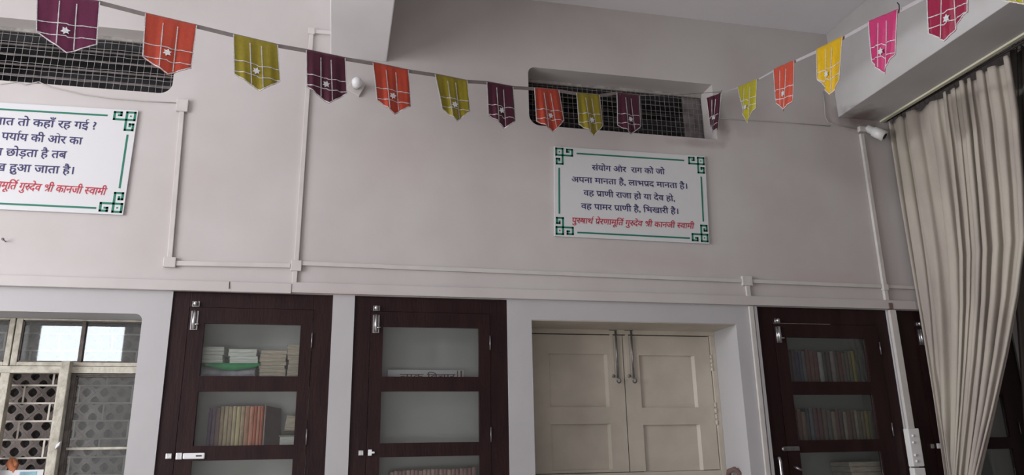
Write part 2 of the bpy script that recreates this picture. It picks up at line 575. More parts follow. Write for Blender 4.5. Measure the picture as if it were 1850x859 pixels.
def ventilator(label, box, dep, wires_x, wires_z, seed, wm='wire', sm_='slat'):
    rnd = random.Random(seed)
    a, c, d, e = box
    t = thing('ventilator_mesh', label, 'mesh', (a, dep, d))
    b = MB()
    n = int((c - a) / wires_x)
    for i in range(n + 1):
        x = a + (c - a) * i / n
        pts = [(x + rnd.uniform(-.002, .002), dep - .004 + rnd.uniform(-.002, .002), d + (e - d) * k / 6) for k in range(7)]
        b.tube(pts, .0014, 4, False)
    m = int((e - d) / wires_z)
    for i in range(m + 1):
        z = d + (e - d) * i / m
        pts = [(a + (c - a) * k / 24, dep - .006, z + rnd.uniform(-.003, .003)) for k in range(25)]
        b.tube(pts, .0014, 4, False)
    o = b.build('wire_mesh', M[wm], t)
    o['kind'] = 'stuff'
    MB().box(a, c, dep - .012, dep + .004, e - .022, e).build('edge_batten', M['wire'], t, bevel=.003)
    for k in range(6):
        z = d + (e - d) * (k + .5) / 6
        MB().hexa([(a, dep + .10, z - .022), (c, dep + .10, z - .022), (c, dep + .10, z - .010), (a, dep + .10, z - .010)],
                  [(a, dep + .17, z + .012), (c, dep + .17, z + .012), (c, dep + .17, z + .024), (a, dep + .17, z + .024)]).build('slat', M[sm_], t)
    return t


ventilator('dusty wire mesh in the ventilator above the left sign', VENT_L, .11, .037, .040, 1)
vr = ventilator('dusty wire mesh in the ventilator above the right sign', VENT_R, .17, .034, .034, 2, 'wire_dim', 'darkslat')
MB().box(2.26, 2.39, .185, .2, VENT_R[2], VENT_R[3]).build('blanking_sheet', M['slat'], vr)

# ------------------------------------------------------------------ Devanagari lettering


def text_mesh(s, bold=.012):
    cu = bpy.data.curves.new('t', 'FONT')
    cu.body = s
    cu.size = 1
    cu.offset = bold
    cu.resolution_u = 3
    o = bpy.data.objects.new('t', cu)
    COL.objects.link(o)
    dg = bpy.context.evaluated_depsgraph_get()
    dg.update()
    me = bpy.data.meshes.new_from_object(o.evaluated_get(dg))
    vs = [v.co.copy() for v in me.vertices]
    fs = [tuple(p.vertices) for p in me.polygons]
    bpy.data.objects.remove(o)
    bpy.data.curves.remove(cu)
    bpy.data.meshes.remove(me)
    return vs, fs


_bar = None


def advance(s):
    global _bar
    if _bar is None:
        _bar = min(v.x for v in text_mesh('|')[0])
    vs, _ = text_mesh(s + '|')
    # the bar is the right-most glyph
    mx = max(v.x for v in vs)
    w = max(v.x for v in text_mesh('|')[0]) - _bar
    return mx - w - _bar


HEAD = .0
STEM = .085


def clip(vs, fs, xmax, no=(1, 0, 0), co=None):
    bm = bmesh.new()
    bv = [bm.verts.new(v) for v in vs]
    for f in fs:
        try:
            bm.faces.new([bv[i] for i in f])
        except ValueError:
            pass
    bmesh.ops.bisect_plane(bm, geom=bm.verts[:] + bm.edges[:] + bm.faces[:], plane_co=co or (xmax, 0, 0), plane_no=no, clear_outer=True)
    bm.verts.index_update()
    v2 = [v.co.copy() for v in bm.verts]
    f2 = [tuple(v.index for v in f.verts) for f in bm.faces]
    bm.free()
    return v2, f2


def layout(tokens):
    """tokens: strings, or ('half', glyph), ('ra', glyph), ('reph', glyphs), ('shri',), ('ru',)"""
    V, F, x = [], [], 0.0

    def put(vs, fs, dx):
        o = len(V)
        V.extend(Vector((v.x + dx, v.y, 0)) for v in vs)
        F.extend(tuple(i + o for i in f) for f in fs)

    def stroke(pts, w, dx):
        pts = [Vector((p[0], p[1], 0)) for p in pts]
        vs, fs = [], []
        for i, p in enumerate(pts):
            t = (pts[min(i + 1, len(pts) - 1)] - pts[max(i - 1, 0)]).normalized()
            n = Vector((-t.y, t.x, 0)) * w / 2
            vs += [p + n, p - n]
        for i in range(len(pts) - 1):
            fs.append((2 * i, 2 * i + 1, 2 * i + 3, 2 * i + 2))
        put(vs, fs, dx)

    for tk in tokens:
        if isinstance(tk, str):
            put(*text_mesh(tk), x)
            x += advance(tk)
        elif tk[0] == 'half':
            w = advance(tk[1])
            vs, fs = text_mesh(tk[1])
            cut = w - STEM * 2.05
            put(*clip(vs, fs, cut), x)
            x += cut - .01
        elif tk[0] == 'ra':          # subjoined ra: a stroke falling left from the stem
            w = advance(tk[1])
            put(*text_mesh(tk[1]), x)
            stroke([(w - .10, .30), (w - .25, .17), (w - .42, .03)], .085, x)
            x += w
        elif tk[0] == 'reph':        # reph hook over the right stem
            w = advance(tk[1])
            put(*text_mesh(tk[1]), x)
            r = []
            for k in range(9):
                a = math.radians(-60 - 30 * k)
                r.append((w - .03 + .10 * math.cos(a), .80 + .09 * math.sin(a)))
            r = [(w - STEM * .9, .63), (w - STEM * 1.6, .72), (w - STEM * 1.5, .82), (w - STEM * .4, .865), (w + STEM * .5, .83)]
            stroke(r, .065, x)
            x += w
        elif tk[0] == 'shri':
            w = advance('श')
            vs, fs = text_mesh('श')
            put(*clip(vs, fs, 0, (0, -1, 0), (0, .31, 0)), x)
            put(*clip(*clip(vs, fs, 0, (0, 1, 0), (0, .312, 0)), 0, (-1, 0, 0), (w - .20, 0, 0)), x)
            stroke([(w - .10, .34), (w - .28, .20), (w - .46, .04)], .085, x)
            x += w
        elif tk[0] == 'ru':
            w = advance('र')
            put(*text_mesh('र'), x)
            stroke([(w - .18, .36), (w - .05, .40), (w + .05, .32), (w + .03, .22), (w - .06, .17)], .08, x)
            x += w + .06
    return V, F, x


def put_line(parent, tokens, pL, pR, Y, mkey, prefix=None, italic=0.0, rise=1.0, xh=None):
    """lay a line between wall points pL, pR (baseline, world) ; xh = headline height in m"""
    V, F, w = layout(tokens)
    a, c = Vector((pL.x, 0, pL.z)), Vector((pR.x, 0, pR.z))
    L = (c - a).length
    ux = (c - a) / L
    sx = L / w
    sy = xh / .62 if xh else sx
    if prefix:
        V2, F2, w2 = layout(prefix)
        o = len(V)
        V = V + [Vector((v.x - w2, v.y, 0)) for v in V2]
        F = F + [tuple(i + o for i in f) for f in F2]
    vs = []
    for v in V:
        q = a + ux * ((v.x + italic * v.y) * sx) + Vector((0, 0, 1)) * v.y * sy
        vs.append((q.x, Y, q.z))
    o = MB().add(vs, F).build('text_line', M[mkey], parent)
    return o


def sign(label, corners, flip_only=None):
    """corners TL TR BR BL as (x,z)"""
    TL, TR, BR, BL = [Vector((p[0], 0, p[1])) for p in corners]
    t = thing('sign_board', label, 'sign', (BL.x, -.01, BL.z))
    off = Vector((0, -.003, 0))
    MB().prism([p + off for p in (TL, TR, BR, BL)], (0, -.012, 0)).build('board', M['board'], t, bevel=.0015)
    Wd, Ht = 1.022, .595
    yf = -.0162

    def uv(u, v):              # metres from top-left
        u, v = u / Wd, v / Ht
        q = (TL * (1 - u) + TR * u) * (1 - v) + (BL * (1 - u) + BR * u) * v
        return Vector((q.x, yf, q.z))

    def strip(p, q, w=.0115):
        if abs(p[0] - q[0]) > abs(p[1] - q[1]):
            x0, x1 = sorted((p[0], q[0]))
            pts = [uv(x0 - w / 2, p[1] - w / 2), uv(x1 + w / 2, p[1] - w / 2), uv(x1 + w / 2, q[1] + w / 2), uv(x0 - w / 2, q[1] + w / 2)]
        else:
            z0, z1 = sorted((p[1], q[1]))
            pts = [uv(p[0] - w / 2, z0 - w / 2), uv(p[0] + w / 2, z0 - w / 2), uv(p[0] + w / 2, z1 + w / 2), uv(p[0] - w / 2, z1 + w / 2)]
        return pts
    U = .0094
    paths = [[(.9, .9), (5.3, .9), (5.3, 5.6), (.9, 5.6), (.9, .9)],
             [(5.3, 5.6), (11.9, 5.6), (11.9, 1.2), (8.3, 1.2), (8.3, 3.0), (9.5, 3.0)],
             [(5.3, 5.6), (5.3, 11.9), (1.2, 11.9), (1.2, 8.3), (3.0, 8.3), (3.0, 9.5)]]
    for (fx, fz) in ((0, 0), (1, 0), (0, 1), (1, 1)):
        b = MB()

        def mp(p):
            x, z = p[0] * U + .004, p[1] * U + .006
            return (Wd - x if fx else x, Ht - z if fz else z)
        for pa in paths:
            for i in range(len(pa) - 1):
                b.prism(strip(mp(pa[i]), mp(pa[i + 1])), (0, .001, 0))
        x, z = mp((3.1, 3.25))
        b.prism([uv(x - .004, z - .004), uv(x + .004, z - .004), uv(x + .004, z + .004), uv(x - .004, z + .004)], (0, .001, 0))
        b.build('corner_ornament', M['green'], t)
    MB().prism(strip((.150, .040), (Wd - .155, .040), .010), (0, .001, 0)).build('border_line', M['green'], t)
    MB().prism(strip((.150, Ht - .030), (Wd - .140, Ht - .030), .010), (0, .001, 0)).build('border_line', M['green'], t)
    MB().prism(strip((.031, .150), (.031, Ht - .150), .010), (0, .001, 0)).build('border_line', M['green'], t)
    MB().prism(strip((Wd - .036, .150), (Wd - .036, Ht - .150), .010), (0, .001, 0)).build('border_line', M['green'], t)
    return t


YT = -.0168
cr = [W(*p) for p in ((1000, 266), (1272, 284), (1280, 442), (1000.5, 428))]
sr = sign('white framed sign of navy and red lettering under the right ventilator', [(q.x, q.z) for q in cr])
XH = .0345
put_line(sr, ['संयोग और  राग को जो'], W(1068, 309.5), W(1199, 317), YT, 'navy', xh=XH)
put_line(sr, ['अपना मानता है, लाभ', ('ra', 'प'), 'द मानता है।'], W(1031, 330.5), W(1241, 343), YT, 'navy', xh=XH)
put_line(sr, ['वह ', ('ra', 'प'), 'ाणी राजा हो या देव हो,'], W(1053, 355), W(1218, 365.5), YT, 'navy', xh=XH)
put_line(sr, ['वह पामर ', ('ra', 'प'), 'ाणी है, िभखारी है।'], W(1048.5, 379), W(1225, 388.5), YT, 'navy', xh=XH)
RED = ['पु', ('ru',), 'षाथ', ]
RED = ['पु', ('ru',), 'षा', ('reph', 'थ'), ' ', ('ra', 'प'), 'े', 'रणामू', ('reph', 'ित'), ' गु', ('ru',), 'देव ', ('shri',), 'ी कानजी ', ('half', 'स'), 'वामी']
REDL = RED[-8:]
put_line(sr, RED, W(1031, 404.5), W(1251, 415), YT, 'red', italic=.22, xh=.034)

TRl, BRl = W(251, 202), W(223.5, 390)
zt = (W(0, 191).z - TRl.z) / (TRl.x - W(0, 191).x)
zb = (W(0, 380).z - BRl.z) / (BRl.x - W(0, 380).x)
sl = sign('white framed sign of navy and red lettering cut by the left edge', [(TRl.x - 1.022, TRl.z + zt * 1.022 * .5), (TRl.x, TRl.z), (BRl.x, BRl.z), (BRl.x - 1.022, BRl.z + zb * 1.022 * .5)])
put_line(sl, ['बात तो कहाँ रह गई ?'], W(-9, 227), W(175, 236.5), YT, 'navy', xh=.040)
put_line(sl, ['प', ('reph', 'या'), 'य की ओर का'], W(4, 254.5), W(149, 263.5), YT, 'navy', xh=.040)
put_line(sl, ['छोड़ता है तब'], W(12, 283.5), W(120.5, 288.5), YT, 'navy', prefix=['न '], xh=.040)
put_line(sl, ['हुआ जाता है।'], W(18, 311.5), W(136, 317), YT, 'navy', prefix=['ख '], xh=.040)
V_, F_, wfull = layout(RED)
V_, F_, wr = layout(REDL)
pr, pl_ = W(191, 354.5), W(14, 343.5)
put_line(sl, REDL, pl_, pr, YT, 'red', prefix=RED[:-8], italic=.22, xh=.038)

# ------------------------------------------------------------------ shuttered window (door_1)
t = struct(thing('door_1', None, None, (1.7, .2, .95)))
Yd = .30
x0, x1, z0, z1 = DOOR
q = W(1279, 606, Yd)
leafR, leafT = q.x, W(960, 604, Yd).z
leafB = W(1136, 853, Yd).z
leafM = W(1131, 730, Yd).x
leafL = x0 + .035
# frame
b = MB()
b.box(x0, x1, Yd - .012, Yd + .06, leafT + .006, z1)
b.box(x0, leafL, Yd - .012, Yd + .06, z0, leafT + .006)
b.box(leafR + .005, x1, Yd - .012, Yd + .06, z0, leafT + .006)
b.box(leafL, leafR + .005, Yd - .012, Yd + .06, z0, leafB - .004)
b.build('door_frame', M['cream'], t, bevel=.003)
MB().box(x0, x1, .002, Yd, z1 - .004, z1 - .001).build('head_lining', M['cream'], t)
MB().box(x0, x1, Yd + .07, Yd + .09, z0, z1).build('door_backing', M['black'], t)


def leaf(xa, xb, panels):
    lf = MB()
    zs = sorted([leafB, leafT] + [v for p_ in panels for v in p_[2:]])
    pxa, pxb = panels[0][0], panels[0][1]
    lf.box(xa, pxa, Yd, Yd + .035, leafB, leafT)
    lf.box(pxb, xb, Yd, Yd + .035, leafB, leafT)
    for i in range(0, len(zs), 2):
        lf.box(pxa, pxb, Yd, Yd + .035, zs[i], zs[i + 1])
    o = lf.build('shutter_leaf', M['cream'], t)
    for p_ in panels:
        bb = MB().box(p_[0] - .002, p_[1] + .002, Yd + .018, Yd + .03, p_[2] - .002, p_[3] + .002)
        bb.build('panel', M['cream'], o)
        # chamfer on the right-hand side of each panel
        MB().hexa([(p_[1] - .016, Yd + .0179, p_[2]), (p_[1], Yd + .001, p_[2]), (p_[1], Yd + .001, p_[3]), (p_[1] - .016, Yd + .0179, p_[3])],
                  [(p_[1] - .016, Yd + .022, p_[2]), (p_[1], Yd + .022, p_[2]), (p_[1], Yd + .022, p_[3]), (p_[1] - .016, Yd + .022, p_[3])]).build('moulding', M['cream'], o)
    return o


zp = [W(1045, y, Yd).z for y in (640, 736, 767, 850)]
xa, xb = W(993, 690, Yd).x, W(1099, 690, Yd).x
zpr = [W(1205, y, Yd).z for y in (643, 737, 768, 852)]
xc, xd = W(1157, 690, Yd).x, W(1258, 690, Yd).x
leaf(leafL, leafM - .003, [(xa, xb, zp[1], zp[0]), (xa, xb, zp[3] - .0, zp[2])])
leaf(leafM + .003, leafR, [(xc, xd, zpr[1], zpr[0]), (xc, xd, zpr[3] - .0, zpr[2])])
for i, (px, sgn) in enumerate(((1103, 1), (1131, 1))):
    p, q = W(px, 602, Yd), W(px + 3, 682, Yd)
    r = bpy.data.objects.new('tower_bolt', None)
    COL.objects.link(r)
    r.location = (p.x, Yd, q.z)
    adopt(r, t)
    MB().box(p.x - .010, p.x + .012, Yd - .004, Yd, q.z, p.z).build('back_plate', M['cream'], r, bevel=.001)
    xr = p.x + .028
    MB().tube([(xr, Yd - .014, p.z + .035), (xr, Yd - .014, q.z - .01)], .0065, 8).build('rod', M['steel'], r)
    pts = [(xr, Yd - .014, q.z + .0)]
    for k in range(12):
        a = math.radians(90 - 30 * k)
        pts.append((xr - .0 + .015 * math.cos(a), Yd - .016 - .002 * k, q.z - .022 + .016 * math.sin(a)))
    MB().tube(pts, .0045, 6).build('hook', M['steel'], r)
    MB().box(p.x - .016, xr + .010, Yd - .022, Yd, p.z + .012, p.z + .036).build('keeper', M['steel'], r, bevel=.003)
    MB().tube([(p.x, Yd - .002, q.z + .006), (p.x, Yd - .018, q.z + .006)], .009, 8).build('knob', M['steel'], r)
for (pa, pb) in (((1281, 642), (1283, 672)), ((1286, 728), (1290, 770))):
    p, q = W(*pa, Yd - .01), W(*pb, Yd - .01)
    n = 4
    r = bpy.data.objects.new('hinge', None)
    COL.objects.link(r)
    r.location = (p.x, Yd, q.z)
    adopt(r, t)
    for k in range(n):
        za, zb_ = p.z + (q.z - p.z) * k / n, p.z + (q.z - p.z) * (k + .85) / n
        MB().tube([(leafR + .003, Yd - .01, za), (leafR + .003, Yd - .01, zb_)], .0075 + .002 * (k % 2), 8).build('knuckle', M['cream'], r)
p = W(1311, 853, .1)
o = MB().tube([(2.36, .22, p.z - .05), (2.345, .17, p.z + .0), (2.36, .13, p.z + .012), (2.385, .12, p.z - .01), (2.38, .13, p.z - .08)], [.014, .017, .016, .014, .012], 8).build('cable_coil', M['stain'])
tag(o, 'dark curled cable end on the jamb right of the closed shutters', 'cable')

# ------------------------------------------------------------------ cupboards
Z1T, Z1B = 1.890, 1.613
Z2T, Z2B = 1.535, 1.262
Z3T = 1.190
FR = .012                      # front of the frame lies back of the wall face


def tower(parent, x, ztop, zbot, seam):
    r = bpy.data.objects.new('tower_bolt', None)
    COL.objects.link(r)
    r.location = (x, 0, zbot)
    adopt(r, parent)
    return r


def cupboard(label, x0, x1, sL, sR, gL, gR, dz=0.0, latch='hasp', depth=.34, bolt=True, rows=None, lining='inside'):
    t = thing('built_in_cupboard', label, 'cupboard', ((x0 + x1) / 2, 0, CAB_BOT))
    ztop = LEDGE - .002
    sT = 1.972 + dz
    rows = rows or [(Z1B + dz, Z1T + dz), (Z2B + dz, Z2T + dz), (.92 + dz, Z3T + dz), (.58, .85 + dz)]
    b = MB()
    b.box(x0, sL - .002, FR, FR + .05, CAB_BOT, ztop).box(sR + .002, x1, FR, FR + .05, CAB_BOT, ztop)
    b.box(sL - .002, sR + .002, FR, FR + .05, sT + .002, ztop).box(sL - .002, sR + .002, FR, FR + .05, CAB_BOT, CAB_BOT + .07)
    b.build('frame', M['brown'], t, bevel=.002)
    yd = FR - .004
    d = MB()
    zb = CAB_BOT + .074
    d.box(sL, gL, yd, yd + .03, zb, sT).box(gR, sR, yd, yd + .03, zb, sT)
    zz = [zb] + [v for r_ in reversed(rows) for v in r_] + [sT]
    for i in range(0, len(zz), 2):
        d.box(gL, gR, yd + .0, yd + .03, zz[i], zz[i + 1])
    do = d.build('door', M['brown'], t)
    for (za, zc) in rows:
        MB().box(gL + .0005, gR - .0005, yd + .014, yd + .017, za + .0005, zc - .0005).build('glass_pane', M['glass'], do)
    for zc in (1.806, 1.30, .75):
        MB().tube([(sR + .001, yd - .003, zc - .04), (sR + .001, yd - .003, zc + .04)], .004, 6).build('hinge', M['steel'], do)
    # carcass
    b = MB()
    b.box(x0 - .0, x0 + .015, .07, depth, CAB_BOT, ztop).box(x1 - .015, x1, .07, depth, CAB_BOT, ztop)
    b.box(x0, x1, depth, depth + .02, CAB_BOT, ztop).box(x0, x1, .07, depth, ztop - .02, ztop).box(x0, x1, .07, depth, CAB_BOT, CAB_BOT + .02)
    b.build('carcass', M[lining], t)
    for (za, zc) in rows:
        MB().box(x0 + .016, x1 - .016, .075, depth - .001, za - .045, za - .015).build('shelf', M[lining], t, bevel=.002)
    if bolt:
        xb = sL + .028
        zt = sT - .02
        b = MB().box(xb - .018, xb + .018, yd - .003, yd + .001, zt - .10, zt)
        b.tube([(xb, yd - .010, zt - .098), (xb, yd - .010, zt + .0)], .0115, 12)
        b.tube([(xb + .0, yd - .012, zt - .072), (xb + .026, yd - .020, zt - .072)], .0045, 8)
        b.build('tower_bolt', M['chrome'], do)
        b = MB().tube([(xb, yd - .010, zt + .026), (xb, yd - .010, zt + .046), (xb, yd - .010, zt + .052)], [.014, .014, .008], 12)
        b.box(xb - .018, xb + .018, yd - .001, yd + .006, zt + .024, zt + .052)
        b.build('bolt_keeper', M['chrome'], t)
    zl = 1.214 + dz
    if latch == 'hasp':
        MB().box(sL - .042, sL - .012, yd - .010, FR + .001, zl - .013, zl + .015).build('latch_staple', M['chrome'], t, bevel=.004)
        MB().box(sL + .006, sL + .036, yd - .012, yd, zl - .017, zl + .017).build('latch_base', M['chrome'], do, bevel=.003)
        o = MB().box(sL + .038, sL + .142, yd - .012, yd, zl - .015, zl + .015).build('hasp', M['bulb'], do, bevel=.006)
        o['label'] = 'bright chrome hasp'
        MB().box(sL + .10, sL + .128, yd - .0135, yd - .011, zl - .003, zl + .003).build('slot', M['black'], do)
    elif latch == 'staple':
        MB().box(sL - .042, sL - .014, yd - .010, FR + .001, zl - .014, zl + .014).build('latch_staple', M['chrome'], t, bevel=.004)
        MB().box(sL + .008, sL + .028, yd - .012, yd, zl - .015, zl + .017).box(sL + .028, sL + .042, yd - .02, yd, zl - .004, zl + .006).build('latch_base', M['bulb'], do, bevel=.003)
    elif latch == 'bar':
        MB().box(sL - .03, sL + .075, yd - .012, yd - .001, zl - .012, zl + .014).build('latch_bar', M['steel'], do, bevel=.004)
        MB().tube([(sL - .03, yd - .014, zl), (sL - .03, yd - .001, zl)], .013, 10).build('latch_staple', M['steel'], t)
        pts = [(sL - .077, FR + .0, 1.145), (sL - .077, FR - .03, 1.142), (sL - .077, FR - .034, 1.12), (sL - .077, FR - .034, 1.0), (sL - .077, FR - .03, .985), (sL - .077, FR, .982)]
        MB().tube(pts, .010, 10).build('pull_handle', M['chrome'], t)
        MB().tube([(sL + .03, yd, 1.09), (sL + .03, yd - .03, 1.085), (sL + .05, yd - .045, 1.07)], [.007, .009, .007], 8).build('knob', M['steel'], do)
    return t


C1 = cupboard('brown glazed wall cupboard with paper stacks over tan and red books', -.862, -.040, -.774, -.142, -.695, -.204)
C2 = cupboard('brown glazed wall cupboard with two nearly bare shelves', .078, .944, .170, .841, .238, .778, latch='staple')
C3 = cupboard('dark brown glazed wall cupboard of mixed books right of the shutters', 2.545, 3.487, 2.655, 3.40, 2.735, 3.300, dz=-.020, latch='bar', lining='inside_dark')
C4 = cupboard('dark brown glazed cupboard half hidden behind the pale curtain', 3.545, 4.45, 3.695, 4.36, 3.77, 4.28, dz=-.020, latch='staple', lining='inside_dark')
# wooden stop beads that show pale along the top of cupboard 3's door
for (xa_, xb_, za_, zb_) in ((2.655, 3.06, 1.9535, 1.9565),):
    MB().box(xa_, xb_, FR - .006, FR - .003, za_, zb_).build('worn_edge', M['jali'], C3)

# ------------------------------------------------------------------ books and papers in the cupboards
BK = {}


def bookmat(col):
    k = tuple(round(c, 3) for c in col)
    if k not in BK:
        BK[k] = mat('book_cover', tuple(min(.8, c * 1.35) for c in col), 0.6, 0, 0.25, 40, stretch=(1, 1, .5))
    return BK[k]


ORD = ['first', 'second', 'third', 'fourth', 'fifth', 'sixth', 'seventh', 'eighth', 'ninth', 'tenth', 'eleventh', 'twelfth', 'thirteenth', 'fourteenth',
       'fifteenth', 'sixteenth', 'seventeenth', 'eighteenth', 'nineteenth', 'twentieth', 'twenty-first', 'twenty-second', 'twenty-third', 'twenty-fourth',
       'twenty-fifth', 'twenty-sixth', 'twenty-seventh', 'twenty-eighth', 'twenty-ninth', 'thirtieth']


def upright(x, w, z, h, y, dep, col, label, group, lean=0.0, band=None):
    t = thing('book', label, 'book', (x, y, z), group)
    b = MB()
    sh = h * math.tan(lean)
    n = 4
    prof = [(x, y + .003)] + [(x + w * k / n, y + .004 - .006 * math.sin(math.pi * k / n)) for k in range(1, n)] + [(x + w, y + .003), (x + w, y + dep), (x, y + dep)]
    bot = [Vector((p_[0], p_[1], z)) for p_ in prof]
    m = len(bot)
    vs = bot + [v + Vector((sh, 0, h)) for v in bot]
    fs = [tuple(range(m - 1, -1, -1)), tuple(range(m, 2 * m))] + [(i, (i + 1) % m, (i + 1) % m + m, i + m) for i in range(m)]
    b.add(vs, fs)
    b.build('cover', bookmat(col), t)
    MB().box(x + sh + w * .18, x + sh + w * .82, y + .006, y + dep - .004, z + h - .001, z + h + .0015).build('pages', M['paper'], t)
    if band:
        zz = z + h * .12
        MB().box(x + w * .1, x + w * .9, y - .0006, y + .002, zz, zz + h * .1).build('spine_label', bookmat(band), t)
    return t


def row(where, group, xs, z, cols, hs, y=.16, dep=.15, names=None, lean=0.0):
    for i in range(len(xs) - 1):
        w = xs[i + 1] - xs[i] - .0028
        nm = names[i]
        upright(xs[i], w, z, hs[i], y, dep, cols[i], nm + ' spined book, ' + ORD[i] + ' from left ' + where, group, lean)


TAN = (.42, .33, .22)
CRM = (.50, .44, .30)
RED_ = (.50, .15, .09)
SAL = (.55, .26, .18)
PLM = (.10, .05, .12)
yB = .16
# cupboard 1, middle shelf
px = [374, 381, 388, 396, 403, 410.5, 418, 425, 433, 440.5, 449, 457, 463, 469, 474.5]
zc1 = Z2B - .014
xs = [W(p_, 780, yB).x for p_ in px]
cols = [PLM, (.16, .10, .16), (.22, .14, .13), TAN, CRM, TAN, CRM, (.55, .48, .28), TAN, (.42, .22, .14), SAL, RED_, SAL, RED_]
nms = ['plum', 'purple', 'brown', 'tan', 'cream', 'beige', 'pale cream', 'straw', 'tan', 'rust', 'salmon', 'red', 'light salmon', 'dark red']
# flush spines; heights from the photograph
htop = W(430, 734, yB).z
hs = [htop - zc1 - (.012 if i < 3 else random.uniform(0, .006)) for i in range(14)]
row('in the left cupboard', 'tan and red books in the left cupboard', xs, zc1, cols, hs, names=nms)
xl = W(475.5, 780, yB).x
upright(xl, .008, zc1, htop - zc1 + .003, yB - .002, .15, (.45, .33, .32), 'thin pinkish booklet at the right end of the tan and red row', 'tan and red books in the left cupboard')
o = MB().hexa([(xl + .010, yB, zc1), (xl + .085, yB + .10, zc1), (xl + .080, yB + .10, htop - .01), (xl + .010, yB, htop)],
              [(xl + .010, yB + .012, zc1), (xl + .085, yB + .112, zc1), (xl + .080, yB + .112, htop - .01), (xl + .010, yB + .012, htop)]).build('book', bookmat((.10, .055, .055)))
tag(o, 'dark brown hardback standing slantwise beside the red books', 'book')
# two slumped papers at the right
p = W(512, 803, .2)
zc = zc1
t = thing('book', 'yellowed slumped volume in the right corner of the left cupboard', 'book', (p.x, .2, zc))
MB().hexa([(p.x - .0, .2, zc + .095), (p.x + .11, .19, zc + .09), (p.x + .11, .19, zc + .155), (p.x + .01, .2, zc + .175)],
          [(p.x - .0, .32, zc + .095), (p.x + .11, .32, zc + .09), (p.x + .11, .32, zc + .155), (p.x + .01, .32, zc + .175)]).build('page_block', M['paper'], t, bevel=.003)
MB().hexa([(p.x - .004, .195, zc + .088), (p.x + .115, .185, zc + .083), (p.x + .115, .185, zc + .09), (p.x - .004, .195, zc + .095)],
          [(p.x - .004, .32, zc + .088), (p.x + .115, .32, zc + .083), (p.x + .115, .32, zc + .09), (p.x - .004, .32, zc + .095)]).build('cover', bookmat((.2, .17, .13)), t)
t = thing('book', 'pale volume lying beneath the yellowed one in the left cupboard', 'book', (p.x, .2, zc))
MB().box(p.x - .02, p.x + .11, .19, .32, zc + .004, zc + .060).build('page_block', M['whitepaper'], t, bevel=.003)
MB().box(p.x - .025, p.x + .115, .185, .32, zc + .060, zc + .066).build('cover', bookmat((.25, .22, .18)), t)
# cupboard 1, top shelf : flat stacks
zs1 = Z1B - .014


def flat_stack(desc, group, xa, xb, z0, n, h, m, y=.13, dep=.19, cat='booklet', jit=.006, cov=None):
    z = z0
    for i in range(n):
        hh = h * random.uniform(.85, 1.15)
        j = random.uniform(-jit, jit)
        pos = 'top' if i == n - 1 else ('bottom' if i == 0 else ORD[i] + ' from bottom')
        t = thing('booklet', '%s, %s' % (pos, desc), cat, (xa, y, z), group)
        MB().box(xa + j + .002, xb + j - .002, y + .002, y + dep, z + .0012, z + hh - .0018).build('page_block', M[m], t)
        c_ = bookmat(cov or (.45, .45, .42))
        MB().box(xa + j, xb + j, y, y + dep, z, z + .0012).box(xa + j, xb + j, y, y + dep, z + hh - .0018, z + hh - .0006).build('cover', c_, t)
        z += hh
    return z


def px_x(px_, y=.13):
    return W(px_, 655, y).x


zbag = W(430, 682, .13).z
ztopst = W(400, 656, .13).z
flat_stack('white booklet in the left stack of the upper shelf', 'white booklets on the upper shelf of the left cupboard', px_x(362), px_x(403), ztopst, 4, (W(390, 627, .13).z - ztopst) / 4, 'whitepaper')
flat_stack('white booklet in the stack on green cloth', 'white booklets on the green cloth', px_x(412), px_x(464), ztopst - .002, 4, (W(435, 628, .13).z - ztopst) / 4, 'whitepaper', cov=(.5, .55, .5))
zz = zs1
flat_stack('tan booklet in the stack right of the green cloth', 'tan booklets beside the green cloth', px_x(469), px_x(517), zz, 8, (W(490, 632, .13).z - zz) / 8, 'paper', cov=(.33, .27, .18))
flat_stack('tan booklet in the stack against the right side', 'tan booklets at the right of the upper shelf', px_x(519), px_x(560), zz, 7, (W(530, 624, .13).z - zz) / 7, 'paper', cov=(.42, .36, .27))
# folded green cloth over a grey plastic bag
xa_, xb_ = px_x(360), px_x(462)
b = MB()
n = 16
vs, fs = [], []
for i in range(n + 1):
    for k in range(9):
        u = i / n
        a = math.pi * k / 8
        r = (ztopst - .012 - zs1) / 2
        vs.append((xa_ + (xb_ - xa_) * u, .20 - .075 * math.sin(a) * (1 + .08 * math.sin(9 * u)), zs1 + r - r * math.cos(a) * (1 + .0 * u)))
for i in range(n):
    for k in range(8):
        q_ = i * 9 + k
        fs.append((q_, q_ + 9, q_ + 10, q_ + 1))
b.add(vs, fs, True)
b.box(xa_, xb_, .20, .31, zs1, ztopst - .012)
o = b.build('plastic_bag', M['greybag'])
tag(o, 'grey plastic packet under the white booklets in the left cupboard', 'bag')
xa_, xb_ = px_x(372), px_x(470)
b = MB()
vs, fs = [], []
for i in range(n + 1):
    u = i / n
    droop = .010 + .028 * math.sin(math.pi * u) ** .7
    zt_ = ztopst - .003
    x_ = xa_ + (xb_ - xa_) * u
    vs += [(x_, .30, zt_), (x_, .112, zt_), (x_, .108 + .003 * math.sin(20 * u), zt_ - droop), (x_, .114, zt_ - droop), (x_, .118, zt_ - .006), (x_, .30, zt_ - .006)]
for i in range(n):
    for k in range(6):
        q_ = i * 6
        fs.append((q_ + k, q_ + 6 + k, q_ + 6 + (k + 1) % 6, q_ + (k + 1) % 6))
b.add(vs, fs, True)
o = b.build('folded_cloth', M['greencloth'])
tag(o, 'bright green folded cloth under the white booklets', 'cloth')

